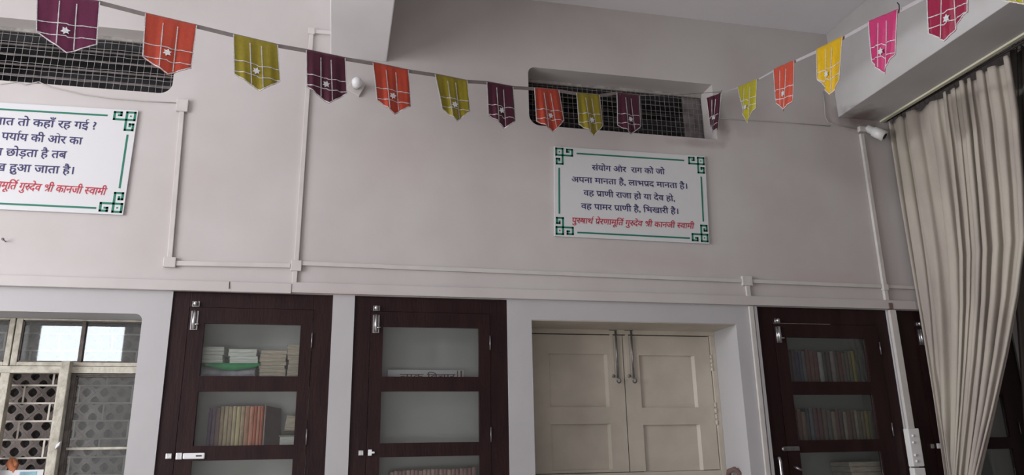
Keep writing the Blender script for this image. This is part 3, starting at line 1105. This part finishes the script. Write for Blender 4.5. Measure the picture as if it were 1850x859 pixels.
# cupboard 2 : printed packet on the top shelf, row of small books on the third
zs2 = Z1B - .014
p, q = W(700, 690, .16), W(838, 690, .16)
ztp = W(800, 669, .16).z
t = thing('flat_box', 'low pale box with dark lettering on the middle cupboard top shelf', 'box', (p.x, .16, zs2))
MB().box(p.x, q.x, .16, .30, zs2, ztp).build('carton', M['board'], t, bevel=.002)
V, F, w = layout([('half', 'त'), 'मक िवचार'])
L = W(822, 690, .16).x - W(722, 690, .16).x
x_ = W(722, 690, .16).x
s_ = L / w
MB().add([(x_ + v.x * s_, .1588, ztp - .054 + v.y * s_ * .62) for v in V], F).build('text_line', M['stain'], t)
MB().box(q.x - .040, q.x - .034, .1588, .16, zs2 + .01, ztp - .004).box(q.x - .02, q.x - .010, .1588, .16, zs2 + .01, ztp - .004).build('printed_bar', M['stain'], t)
z3 = .92 - .014
pxs = [705 + 7.4 * i for i in range(22)]
xs = [W(v, 850, .14).x for v in pxs]
ht = W(780, 851, .14).z - z3
cols, nms, hs = [], [], []
for i in range(21):
    cols.append(random.choice([(.42, .25, .24), (.36, .20, .20), (.48, .34, .30)]))
    nms.append({.42: 'pinkish', .36: 'dull rose', .48: 'pale pink'}[cols[-1][0]])
    hs.append(ht + random.uniform(-.005, .003) + .010 * (i / 20))
row('in the middle cupboard', 'small books on the third shelf of the middle cupboard', xs, z3, cols, hs, y=.14, names=nms)

# cupboard 3
zsa = Z1B - .020 - .014
yC = .15
edges = [1424, 1431, 1437, 1444, 1449, 1456, 1463, 1470, 1478, 1486, 1493, 1500, 1508, 1514, 1521, 1527, 1533, 1539, 1545, 1552, 1560, 1568]
cc = [('dark', (.05, .04, .05)), ('plum', (.11, .05, .08)), ('navy', (.03, .04, .12)), ('dark blue', (.05, .05, .13)), ('grey', (.16, .15, .16)), ('maroon', (.20, .06, .06)), ('brick', (.26, .09, .08)),
      ('maroon', (.20, .05, .06)), ('white', (.55, .58, .58)), ('charcoal', (.06, .05, .05)), ('brown', (.10, .06, .05)), ('pale pink', (.40, .34, .34)), ('brown', (.12, .07, .06)), ('red', (.25, .05, .05)),
      ('grey', (.18, .15, .14)), ('taupe', (.20, .17, .13)), ('olive', (.22, .20, .08)), ('yellow', (.50, .40, .04)), ('green', (.09, .13, .09)), ('grey green', (.13, .17, .14)), ('slate', (.14, .16, .16))]
xs = [W(v + 2, 660, yC).x for v in edges]
ht = W(1500, 633, yC).z - zsa
row('on upper right cupboard shelf', 'mixed books on the upper shelf of the right cupboard', xs, zsa, [tuple(v * .5 for v in c_[1]) for c_ in cc], [ht + random.uniform(-.02, .004) for _ in cc], y=yC, names=[c_[0] for c_ in cc])  # cover colours halved, shade inside this cupboard painted in
zsb = Z2B - .020 - .014
edges = [1434, 1441, 1449, 1457, 1463, 1471, 1479, 1487, 1495, 1503, 1511, 1517, 1524, 1531, 1539, 1545, 1551, 1557, 1563, 1570, 1578, 1587]
cc = [('plum', (.13, .06, .08)), ('brick', (.24, .10, .07)), ('tan', (.26, .18, .12)), ('dark green', (.03, .06, .06)), ('slate blue', (.15, .17, .21)), ('maroon', (.17, .05, .08)), ('wine', (.20, .05, .07)),
      ('grey brown', (.20, .15, .12)), ('grey', (.18, .16, .15)), ('cream', (.38, .32, .24)), ('maroon', (.22, .05, .05)), ('dark brown', (.09, .05, .05)), ('cream', (.45, .38, .30)), ('red brown', (.20, .08, .06)),
      ('brown', (.17, .10, .07)), ('pale cream', (.46, .42, .32)), ('olive', (.24, .20, .10)), ('beige', (.32, .26, .16)), ('yellow', (.45, .36, .05)), ('mustard', (.32, .26, .10)), ('taupe', (.22, .18, .14))]
xs = [W(v + 2, 770, yC).x for v in edges]
ht = W(1510, 738, yC).z - zsb
row('on lower right cupboard shelf', 'mixed books on the lower shelf of the right cupboard', xs, zsb, [tuple(v * .5 for v in c_[1]) for c_ in cc], [ht + random.uniform(-.025, .004) for _ in cc], y=yC, names=[c_[0] for c_ in cc])  # covers darkened likewise, the cupboard's shade is in their colour
z3 = .90 - .014
ze = W(1570, 832, .12).z
flat_stack('grey paper bundle low in the right cupboard', 'paper bundles on the bottom visible shelf of the right cupboard', W(1536, 850, .12).x, W(1606, 850, .12).x, z3, 7, (ze - z3) / 7, 'paper', y=.12, cat='papers', cov=(.14, .13, .11))

# ------------------------------------------------------------------ barred window
wt = struct(thing('window_1', None, None, (-1.8, .2, .75)))
Yf = .205


def wbox(pa, pb, yf, dy, name, m, parent=wt, bevel=.003, verts=None):
    """board between two pixel corners at depth yf"""
    p_, q_ = W(*pa, yf), W(*pb, yf)
    xa2, xb2 = sorted((p_.x, q_.x))
    za2, zb2 = sorted((p_.z, q_.z))
    return MB().box(xa2, xb2, yf, yf + dy, za2, zb2).build(name, M[m], parent, bevel=bevel)


def X_(px_, py_, y_=Yf):
    return W(px_, py_, y_).x


def Z_(px_, py_, y_=Yf):
    return W(px_, py_, y_).z


zHead, zGt = WIN[3], Z_(150, 580)
zGb = Z_(100, 656)
zLt = Z_(70, 676)
xR = WIN[1]
xm = X_(24, 610)               # seam of the mullion
xs1, xs2 = X_(147, 600), X_(153, 600)
# outer frame
b = MB().box(WIN[0], xR, Yf - .006, Yf + .05, zGt + .012, zHead).box(WIN[0], WIN[0] + .04, Yf, Yf + .05, WIN[2], zHead)
b.box(WIN[0], xR, Yf, Yf + .05, WIN[2], WIN[2] + .04)
b.box(WIN[0], xR, Yf - .004, Yf + .05, zLt + .004, zGb - .018)
b.build('window_frame', M['sash'], wt, bevel=.003)
xmL, xmR = xm - .03, xm + .032


def sash(name, x0_, x1_, za_, zb_, st, gl=True, y=Yf + .004, sub=(), mk='sash', mid=()):
    b_ = MB()
    b_.box(x0_, x0_ + st[0], y, y + .035, za_, zb_).box(x1_ - st[1], x1_, y, y + .035, za_, zb_)
    b_.box(x0_ + st[0], x1_ - st[1], y, y + .035, zb_ - st[2], zb_).box(x0_ + st[0], x1_ - st[1], y, y + .035, za_, za_ + st[3])
    s_ = b_.build(name, M[mk], wt, bevel=.003)
    xs_ = [x0_ + st[0]] + [v for v in sub] + [x1_ - st[1]]
    for v in sub:
        MB().box(v - .009, v + .009, y - .002, y + .03, za_ + st[3], zb_ - st[2]).build('glazing_bar', M['putty'], s_)
    for v in mid:
        MB().box(x0_ + st[0], x1_ - st[1], y + .002, y + .03, v - .006, v + .006).build('glazing_bar', M['sash'], s_)
    zsb_ = [za_ + st[3]] + list(mid) + [zb_ - st[2]]
    if gl:
        for i in range(len(xs_) - 1):
            for k in range(len(zsb_) - 1):
                MB().box(xs_[i] + .001, xs_[i + 1] - .001, y + .015, y + .018, zsb_[k], zsb_[k + 1]).build('glass_pane', M['winglass'], s_)
    # dark putty line round the glass
    b_ = MB()
    w_ = .007
    a0, a1, c0, c1 = x0_ + st[0], x1_ - st[1], za_ + st[3], zb_ - st[2]
    b_.box(a0, a0 + w_, y + .006, y + .02, c0, c1).box(a1 - w_, a1, y + .006, y + .02, c0, c1).box(a0, a1, y + .006, y + .02, c1 - w_, c1).box(a0, a1, y + .006, y + .02, c0, c0 + w_)
    b_.build('putty_bead', M['putty'], s_)
    return s_


sash('sash', xm + .002, xR - .004, zGb - .016, zGt + .012, (.030, .012, .012, .020), sub=((xs1 + xs2) / 2,))
sash('sash', WIN[0] + .04, xm - .004, zGb - .016, zGt + .012, (.03, .026, .012, .020))
# lower lights: left one unglazed, right one a dark-edged glazed casement
xpost = X_(117, 760)
xpost0 = X_(101, 760)
MB().box(xmL, xmR - .02, Yf - .002, Yf + .05, WIN[2], zLt + .004).build('mullion', M['sash'], wt, bevel=.003)
MB().box(xpost0, xpost, Yf - .045, Yf + .03, WIN[2], zGb + .004).build('casement_stile', M['sash'], wt, bevel=.004)
MB().box(xpost0 - .012, xpost0, Yf - .02, Yf + .03, WIN[2], zGb - .02).build('casement_rebate', M['sash'], wt, bevel=.002)
zmid = Z_(170, 811)
sash('sash', xpost + .001, xR - .004, WIN[2] + .04, zLt + .002, (.022, .006, .010, .03), mid=(zmid,), mk='putty')
# little turn buttons on the head
for (px_, py_) in ((52, 570), (5, 568), (249, 573)):
    q_ = W(px_, py_, Yf - .02)
    MB().box(q_.x - .022, q_.x + .022, Yf - .022, Yf - .006, q_.z - .008, q_.z + .008).build('turn_button', M['putty' if px_ < 200 else 'sash'], wt, bevel=.006)
q_ = W(106, 806, Yf - .05)
MB().hexa([(q_.x - .01, Yf - .07, q_.z - .02), (q_.x + .008, Yf - .07, q_.z + .002), (q_.x + .012, Yf - .07, q_.z + .022), (q_.x - .006, Yf - .07, q_.z + .004)],
          [(q_.x - .01, Yf - .046, q_.z - .02), (q_.x + .008, Yf - .046, q_.z + .002), (q_.x + .012, Yf - .046, q_.z + .022), (q_.x - .006, Yf - .046, q_.z + .004)]).build('catch', M['bulb'], wt, bevel=.002)
# grille
Yg = .30
rowsz = [Z_(70, y, Yg) for y in (604, 636, 666, 697, 730, 762, 795, 828)]
pit = (rowsz[3] - rowsz[7]) / 4
zr = [rowsz[3] + pit * k for k in range(3, -6, -1)]
for z_ in zr:
    if WIN[2] < z_ < WIN[3] + .05:
        MB().box(WIN[0], xR + .05, Yg, Yg + .006, z_ - .0045, z_ + .0045).build('grille_bar', M['grille'], wt, bevel=.001)
xa0 = X_(97, 684, Yg)
xb0 = X_(51, 713, Yg)
step = 2 * (xa0 - xb0)
step = .262
for i in range(len(zr) - 1):
    base = xa0 if (i % 2 == 0) else xa0 - step / 2
    # row just above zr[3] holds xa0
    base = xa0 if ((i - 2) % 2 == 0) else xa0 - step / 2
    for k in range(-5, 4):
        x_ = base + k * step
        if WIN[0] < x_ < xR + .04:
            MB().box(x_ - .0045, x_ + .0045, Yg + .0005, Yg + .0055, zr[i + 1] + .0045, zr[i] - .0045).build('grille_tie', M['grille'], wt)
# jali blocks
Yj = .42
h0 = W(26, 710, Yj)
pX = (W(92, 710, Yj).x - h0.x) / 2
pZ = (h0.z - W(16, 771, Yj).z) / 2
tile = None
cnt = 0
hw, hh_ = pX / 2 * .992, pZ / 2 * .992
tb = MB()
N = 16
outer, inner = [], []
for k in range(N):
    a = 2 * math.pi * k / N
    ca, sa = math.cos(a), math.sin(a)
    r = 1 / (abs(ca) + abs(sa))
    outer.append((r * ca * hw, r * sa * hh_))
    q4 = (abs(ca) ** 1.5 + abs(sa) ** 1.5) ** (-1 / 1.5)
    inner.append((q4 * ca * hw * .51, q4 * sa * hh_ * .55))
vs = [(p_[0], 0, p_[1]) for p_ in outer] + [(p_[0], 0, p_[1]) for p_ in inner] + [(p_[0], .05, p_[1]) for p_ in outer] + [(p_[0] * .92, .05, p_[1] * .92) for p_ in inner]
fs = []
for k in range(N):
    k2 = (k + 1) % N
    fs += [(k, k2, N + k2, N + k), (N + k, N + k2, 3 * N + k2, 3 * N + k), (k2, k, 2 * N + k, 2 * N + k2), (2 * N + k, 3 * N + k, 3 * N + k2, 2 * N + k2)]
tb.add(vs, fs)
tile = tb.build('jali_block', M['jali'], wt)
tile.location = Vector((h0.x, Yj, h0.z)) - Vector(wt['_w'])
tl0 = tile.location.copy()
for j in range(-16, 18):
    for i in range(-14, 14):
        ox = (j % 2) * .5
        x_, z_ = h0.x + (i + ox) * pX, h0.z + j * pZ / 2
        if (i, j) == (0, 0) or not (-2.25 < x_ < xR + .10 and .93 < z_ < WIN[3] + .08):
            continue
        c_ = tile.copy()
        c_.location = tl0 + Vector(((i + ox) * pX, random.uniform(-.002, .002), j * pZ / 2))
        c_.parent = wt
        COL.objects.link(c_)
        cnt += 1
# sill side faces between wall and jali
b = MB().box(xR, xR + .12, .22, .6, WIN[2], WIN[3] + .12).box(WIN[0] - .1, xR + .12, .22, .6, WIN[3] + .0, WIN[3] + .12).box(WIN[0] - .1, xR + .12, .22, .6, .6, WIN[2])
b = MB().box(xR + .115, xR + .15, .22, .6, WIN[2], WIN[3] + .12).box(WIN[0] - .1, xR + .12, .22, .6, WIN[3] + .10, WIN[3] + .14).box(WIN[0] - .1, xR + .12, .22, .6, .6, WIN[2])
b.build('outer_reveal', M['jali'], wt)
# things on the window sill / tied to the bars
q_ = W(22, 845, .29)
b = MB()
pts = [W(22, 828, .286), W(17, 838, .28), W(24, 846, .275), W(20, 855, .28), W(26, 868, .285)]
b.tube(pts, [.010, .018, .022, .017, .02], 8)
pts = [W(24, 830, .286), W(29, 840, .277), W(25, 850, .27), W(29, 866, .28)]
b.tube(pts, [.008, .014, .014, .012], 8)
o = b.build('rag', M['orange'])
smooth_all(o)
tag(o, 'orange rag knotted on the window grille at the lower left', 'rag')
pa, pb = W(-20, 849, .26), W(79, 849, .26)
t = thing('calendar_card', 'pale card with light blue print leaning in the barred window', 'card', (pb.x, .26, .8))
MB().box(pa.x, pb.x, .26, .264, WIN[2] + .02, pb.z).build('sheet', M['board'], t)
p1, p2 = W(36, 853, .259), W(66, 858, .259)
MB().box(p1.x, p2.x, .2585, .26, p2.z - .08, p1.z).build('printed_area', M['blueprint'], t)

# ------------------------------------------------------------------ bunting
SILV = M['silver']


def pennant(parent, c5, colmat, A, B, ribs=(.36, .63), hz=(.52, .74), star=(.49, .64), wav=.006, seed=0, label=None, bulge=.0):
    """c5: pixel corners TL TR R T L (tip between) on the vertical plane A-B"""
    rnd = random.Random(seed)
    TL, TR, R_, T_, L_ = [WL(p_[0], p_[1], A, B) for p_ in c5]
    nrm = Vector((-(B[1] - A[1]), B[0] - A[0], 0)).normalized()
    if nrm.dot(CAM - TL) < 0:
        nrm = -nrm
    # s position of tip along the bottom
    bx = (R_ - L_)
    ts = max(.2, min(.8, (T_ - L_).dot(bx) / bx.dot(bx)))
    ph = rnd.uniform(0, 6)

    def bottom(s):
        if s <= ts:
            return L_.lerp(T_, s / ts)
        return T_.lerp(R_, (s - ts) / (1 - ts))

    def pt(s, t_, lift=0.0):
        top = TL.lerp(TR, s)
        q5 = top.lerp(bottom(s), t_)
        amp = wav * (.25 + t_)
        o_ = amp * (math.sin(2 * math.pi * (s * 2.1) + ph + t_ * 1.2) + .4 * math.sin(2 * math.pi * s * 5 + 2 * ph)) + bulge * t_ * (1 - (2 * s - 1) ** 2)
        return q5 + nrm * (o_ + lift)
    ns = 24
    ss = sorted(set([k / ns for k in range(ns + 1)] + [ts]))
    nt_ = 18
    b_ = MB()
    vs_, fs_ = [], []
    for lift in (0, -.0012):
        for s in ss:
            for k in range(nt_ + 1):
                vs_.append(pt(s, k / nt_, lift))
    S, T2 = len(ss), nt_ + 1
    for i in range(S - 1):
        for k in range(nt_):
            q6 = i * T2 + k
            fs_.append((q6, q6 + T2, q6 + T2 + 1, q6 + 1))
            q6 += S * T2
            fs_.append((q6, q6 + 1, q6 + T2 + 1, q6 + T2))
    rim = [(i, 0) for i in range(S)] + [(S - 1, k) for k in range(1, T2)] + [(i, T2 - 1) for i in range(S - 2, -1, -1)] + [(0, k) for k in range(T2 - 2, 0, -1)]
    for j in range(len(rim)):
        a_, c_ = rim[j], rim[(j + 1) % len(rim)]
        ia, ic = a_[0] * T2 + a_[1], c_[0] * T2 + c_[1]
        fs_.append((ia, ic, ic + S * T2, ia + S * T2))
    b_.add(vs_, fs_, True)
    o_ = b_.build('pennant', colmat, parent)
    if label:
        o_['label'] = label

    # a flat ribbon along a path in (s, t): inside width w metres
    Wd_ = (TR - TL).length
    Hd_ = ((L_ - TL).length + (R_ - TR).length) / 2

    def ribbon(path, w_, name, lift=.0016):
        vs2, fs2 = [], []
        dense = []
        for i in range(len(path) - 1):
            m_ = 12
            for k in range(m_):
                dense.append((path[i][0] + (path[i + 1][0] - path[i][0]) * k / m_, path[i][1] + (path[i + 1][1] - path[i][1]) * k / m_))
        dense.append(path[-1])
        pw = [pt(s, t_, lift) for s, t_ in dense]
        for i, p_ in enumerate(pw):
            d_ = (pw[min(i + 1, len(pw) - 1)] - pw[max(i - 1, 0)]).normalized()
            sd = d_.cross(nrm).normalized() * w_ / 2 * rnd.uniform(.8, 1.2)
            vs2 += [p_ + sd + nrm * .0005, p_ - sd + nrm * .0005, p_ - sd - nrm * .0012, p_ + sd - nrm * .0012]
        n_ = len(pw)
        for i in range(n_ - 1):
            for k in range(4):
                fs2.append((4 * i + k, 4 * i + (k + 1) % 4, 4 * i + 4 + (k + 1) % 4, 4 * i + 4 + k))
        fs2 += [(0, 1, 2, 3), tuple(4 * (n_ - 1) + k for k in (3, 2, 1, 0))]
        MB().add(vs2, fs2).build(name, SILV, o_)
    for s in ribs:
        # follow the true bottom: t up to .97
        ribbon([(s + rnd.uniform(-.01, .01), .12), (s + rnd.uniform(-.02, .02), .96)], .0042, 'silver_ribbon')
    # t differs with s because the bottom is pointed: use heights of the side
    for h_ in hz:
        def tt(s, hh):
            top = TL.lerp(TR, s)
            return hh * Hd_ / (top - bottom(s)).length
        h2 = h_ / .78
        pth = [(s, min(.98, tt(s, h2 + .008 * math.sin(5 * s + ph)))) for s in (0.01, .25, .5, .75, .99)]
        ribbon(pth, .0038, 'silver_ribbon', .0022)
    # edging down both sides and round the point
    ribbon([(0.008, .02), (0.008, .985)], .0045, 'silver_edging')
    ribbon([(0.992, .02), (0.992, .985)], .0045, 'silver_edging')
    ribbon([(0.008, .985), (ts, .985), (.992, .985)], .0045, 'silver_edging')
    # star sequin
    c0 = pt(star[0], star[1], .004)
    ux_ = (TR - TL)
    ux_.z = 0
    ux_.normalize()
    pts_ = []
    for k in range(12):
        a_ = math.radians(30 * k + 15 + rnd.uniform(-8, 8))
        r_ = .019 if k % 2 == 0 else .0105
        pts_.append(c0 + ux_ * r_ * math.cos(a_) + Vector((0, 0, 1)) * r_ * math.sin(a_))
    MB().prism(pts_, nrm * .003).build('star', M['star'], o_)
    return TL, TR


F_MAG = cloth_mat('magenta_satin', (.16, .013, .07))
F_MAR = cloth_mat('maroon_satin', (.095, .010, .034))
F_ORG = cloth_mat('orange_satin', (.60, .075, .035))
F_OLV = cloth_mat('mustard_satin', (.37, .30, .018))
F_YEL = cloth_mat('yellow_satin', (.80, .52, .005), .3, .35)
F_LIM = cloth_mat('lime_satin', (.52, .46, .015), .3, .35)
F_PNK = cloth_mat('pink_satin', (.66, .045, .21), .3, .35)
F_CRM = cloth_mat('crimson_satin', (.40, .015, .07), .3, .35)

LA, LB = (2.40, -.04), (-2.0, -1.25)
g1 = thing('bunting_garland', 'left string of satin pennants on grey ribbon crossing before the wall', 'bunting', (.5, -.6, 3.1))
left = [
    (((66, -16), (181, 2), (175, 82), (120, 97), (65, 57)), F_MAG, 'magenta pennant, leftmost on the string'),
    (((262, 23), (356, 45), (346, 124), (303, 135), (257, 103)), F_ORG, 'orange pennant over the left ventilator corner'),
    (((421, 61), (502, 80), (507, 147), (470, 165), (423, 134)), F_OLV, 'mustard pennant, first of that colour'),
    (((553, 89), (624, 104), (627, 170), (594, 188), (554, 157)), F_MAR, 'maroon pennant next to the bulb lamp'),
    (((673, 112), (738, 126), (743, 192), (713, 207), (681, 180)), F_ORG, 'orange pennant right of the bulb lamp'),
    (((785, 133), (844, 145), (849, 202), (826, 220), (798, 196)), F_OLV, 'mustard pennant in the middle of the string'),
    (((879, 147), (927, 156), (933, 218), (913, 232), (883, 208)), F_MAR, 'maroon pennant left of the right ventilator'),
    (((965, 158), (1010, 162), (1020, 218), (1001, 238), (970, 219)), F_ORG, 'orange pennant before the right ventilator'),
    (((1041, 167), (1083, 171), (1091, 225), (1074, 246), (1047, 224)), F_OLV, 'mustard pennant before the right ventilator'),
    (((1114, 166), (1155, 172), (1160, 228), (1141, 243), (1117, 226)), F_MAR, 'maroon pennant before the right ventilator'),
]
tops = []
for i, (c5, mm_, lb) in enumerate(left):
    tops.append(pennant(g1, c5, mm_, LA, LB, seed=i + 3, label=lb, wav=.003 + .0006 * i))


def tape(parent, pts, m, w=.021):
    """flat ribbon hanging edge-up through 3d points"""
    vs_, fs_ = [], []
    for i, p_ in enumerate(pts):
        for (dn, dz_) in ((-.0006, 0), (-.0006, -w), (.0006, -w), (.0006, 0)):
            vs_.append((p_.x + dn * .3, p_.y + dn, p_.z + dz_))
    for i in range(len(pts) - 1):
        for k in range(4):
            fs_.append((4 * i + k, 4 * i + (k + 1) % 4, 4 * i + 4 + (k + 1) % 4, 4 * i + 4 + k))
    n_ = 4 * (len(pts) - 1)
    fs_ += [(0, 1, 2, 3), (n_ + 3, n_ + 2, n_ + 1, n_)]
    MB().add(vs_, fs_).build('hanging_ribbon', M[m], parent)


shift = Vector((.0008, .004, .004))
pts = [WL(-60, -50, LA, LB) + shift]
for a_, c_ in tops:
    pts += [a_ + shift, c_ + shift]
tape(g1, pts, 'tape')
MB().tube([pts[-1] + Vector((0, 0, -.004)), WL(1230, 171, LA, LB), WL(1302, 166, LA, LB)], .0016, 6).build('thread', M['tape'], g1)

RA, RB = (2.425, -.03), (2.30, -2.3)
g2 = thing('bunting_garland', 'right string of shiny pennants rising towards the curtain beam', 'bunting', (2.35, -1.2, 3.2))
right = [
    (((1276, 177), (1303, 168), (1298, 232), (1288, 239), (1283, 226)), F_MAR, 'narrow maroon pennant folded at the corner', (2.30, -.045), (2.44, -.09)),
    (((1333, 157), (1368, 142), (1364, 195), (1349, 224), (1339, 190)), F_LIM, 'lime yellow pennant, second from the corner', RA, RB),
    (((1397, 125), (1435, 108), (1432, 180), (1415, 201), (1400, 180)), F_ORG, 'orange pennant on the right string', RA, RB),
    (((1475, 89), (1523, 64), (1519, 145), (1499, 172), (1479, 144)), F_YEL, 'bright yellow pennant on the right string', RA, RB),
    (((1569, 38), (1622, 16), (1615, 98), (1596, 134), (1573, 112)), F_PNK, 'pink pennant on the right string', RA, RB),
    (((1675, -12), (1752, -45), (1748, 22), (1708, 75), (1678, 62)), F_CRM, 'crimson pennant on the right string', RA, RB),
    (((1790, -80), (1880, -112), (1876, -8), (1858, 10), (1812, 2)), F_LIM, 'yellow pennant cut by the top edge', RA, RB),
]
pts = [WL(1304, 167, (2.30, -.045), (2.44, -.09))]
for i, (c5, mm_, lb, A_, B_) in enumerate(right):
    a_, c_ = pennant(g2, c5, mm_, A_, B_, seed=i + 40, label=lb, wav=.0055 if i else .010)
    if i:
        pts += [a_ + Vector((.008, 0, .002)), c_ + Vector((.008, 0, .002))]
vs_, fs_ = [], []
pts.append(WL(1960, -150, RA, RB))
for i, p_ in enumerate(pts):
    w_ = .004 + .014 * min(1, i / 5)
    for (dn, dz_) in ((-.0006, 0), (-.0006, -w_), (.0006, -w_), (.0006, 0)):
        vs_.append((p_.x + dn + .004, p_.y, p_.z + dz_))
for i in range(len(pts) - 1):
    for k in range(4):
        fs_.append((4 * i + k, 4 * i + (k + 1) % 4, 4 * i + 4 + (k + 1) % 4, 4 * i + 4 + k))
MB().add(vs_, fs_).build('hanging_ribbon', M['paletape'], g2)
p_ = WL(1624, 14, RA, RB)
MB().tube([p_ + Vector((0, 0, -.01)), p_ + Vector((.0, -.004, .012)), p_ + Vector((.002, .006, .03))], .0025, 6).build('knot', M['black'], g2)
p_ = WL(1303, 167, (2.30, -.045), (2.44, -.09))
o = MB().tube([(p_.x, 0, p_.z + .006), (p_.x, p_.y - .004, p_.z + .004), (p_.x, p_.y - .006, p_.z + .012)], .003, 6).build('hook', M['steel'])
tag(o, 'small hook at the ventilator corner holding both pennant strings', 'hook')

# ------------------------------------------------------------------ curtain and rod
XC = 3.735


def curve(tbl, t_):
    for i in range(len(tbl) - 1):
        if t_ <= tbl[i + 1][0]:
            u = (t_ - tbl[i][0]) / (tbl[i + 1][0] - tbl[i][0])
            return tbl[i][1].lerp(tbl[i + 1][1], u)
    return tbl[-1][1]


def curtain(name, label, lpx, rpx, X, zend, nfold, seed, amp=.032, ni=360, nk=110, m='curtain'):
    rnd = random.Random(seed)
    Lp = [WX(x, y, X) for x, y in lpx]
    Rp = [WX(x, y, X) for x, y in rpx]
    zt = Lp[0].z, Rp[0].z

    def edge(pts_, z):
        pts2 = sorted(pts_, key=lambda q: -q.z)
        if z >= pts2[0].z:
            return pts2[0].y
        for i in range(len(pts2) - 1):
            if z >= pts2[i + 1].z:
                u = (pts2[i].z - z) / max(1e-6, pts2[i].z - pts2[i + 1].z)
                u = u
                return pts2[i].y + (pts2[i + 1].y - pts2[i].y) * u
        return pts2[-1].y
    # irregular pleat phases
    ph = [0.0]
    for i in range(nfold):
        ph.append(ph[-1] + rnd.choice((.55, .8, 1.0, 1.0, 1.35, 1.7)))
    tot = ph[-1]
    ph = [p_ / tot for p_ in ph]
    am = [rnd.uniform(.45, 1.0) for _ in ph]
    slope = [rnd.uniform(-.02, .02) for _ in ph]

    def pleat(s, v):
        s2 = min(1, max(0, s))
        for i in range(nfold):
            if s2 <= ph[i + 1]:
                u = (s2 - ph[i]) / (ph[i + 1] - ph[i])
                a_ = am[i]
                w_ = math.sin(math.pi * u)
                return a_ * (w_ ** .7) * (1 if i % 2 == 0 else -.8), u, i
        return 0, 0, nfold - 1
    vs_, fs_ = [], []
    for lay in (0,):
        for i in range(ni + 1):
            s = i / ni
            for k in range(nk + 1):
                v = k / nk
                p_, u, idx = pleat(s + .018 * math.sin(3 * v + s * 9) * math.sin(math.pi * s), v)
                ztop = zt[0] + (zt[1] - zt[0]) * s + .010 * p_ - .004 + .007 * math.sin(40 * s) + .004 * math.sin(97 * s)
                z = ztop + (zend - ztop) * v
                y0_, y1_ = edge(Lp, z), edge(Rp, z)
                y = y0_ + (y1_ - y0_) * s
                fade = .55 + .45 * math.sin(math.pi * min(1, v * 1.3 + .2))
                dx = amp * p_ * fade * (1 + .5 * v) + .012 * math.sin(11 * s + 2 * v) + .006 * math.sin(60 * s + 6 * v)
                y += .010 * math.sin(2 * math.pi * u) * fade
                y = y if y < -.06 else -.06 + .3 * (y + .06)
                vs_.append((X - dx, y, z))
    S, T2 = ni + 1, nk + 1
    for i in range(ni):
        for k in range(nk):
            q = i * T2 + k
            fs_.append((q, q + T2, q + T2 + 1, q + 1))
    t_ = thing(name, label, 'curtain', (X, (Lp[0].y + Rp[0].y) / 2, 0))
    co_ = MB().add(vs_, fs_, True).build('cloth', M[m], t_)
    sd_ = co_.modifiers.new('hem', 'SOLIDIFY')
    sd_.thickness = .0018
    # rings
    for i in range(12):
        s = (i + .5) / 12
        y = Lp[0].y + (Rp[0].y - Lp[0].y) * s
        z = zt[0] + (zt[1] - zt[0]) * s
        pts_ = [(X, y + .022 * math.cos(a * math.pi / 6), z + .024 + .026 * math.sin(a * math.pi / 6)) for a in range(13)]
        MB().tube(pts_, .0022, 5, False).build('ring', M['wood'], t_)
    return t_


lpx = [(1603, 228), (1606, 262), (1622, 360), (1640, 470), (1655, 570), (1668, 680), (1690, 859), (1712, 1100)]
rpx = [(1822, 104), (1836, 200), (1846, 330), (1850, 430), (1838, 530), (1818, 640), (1795, 745), (1768, 859), (1760, 1100)]
curtain('curtain', 'pale pleated curtain gathered to the right of the wall', lpx, rpx, XC, .30, 21, 5)
zl_, zr_ = WX(1603, 228, XC).z, WX(1822, 104, XC).z
tag(MB().tube([(XC, 0, zl_ + .040), (XC, -1.2, (zr_ + .040) - (zl_ - zr_) * .15), (XC, -3.6, zr_ + .04)], .008, 8).build('curtain_rod', M['wood']),
    'thin dark curtain rod under the right beam', 'rod')
curtain('curtain', 'dim second curtain hanging beyond the pale one at the right edge', [(1830, 95), (1838, 300), (1836, 500), (1850, 700), (1862, 859)], [(1935, 45), (1935, 300), (1930, 500), (1925, 859)], 4.25, .4, 10, 9, amp=.03, ni=120, nk=50, m='dimcurtain')
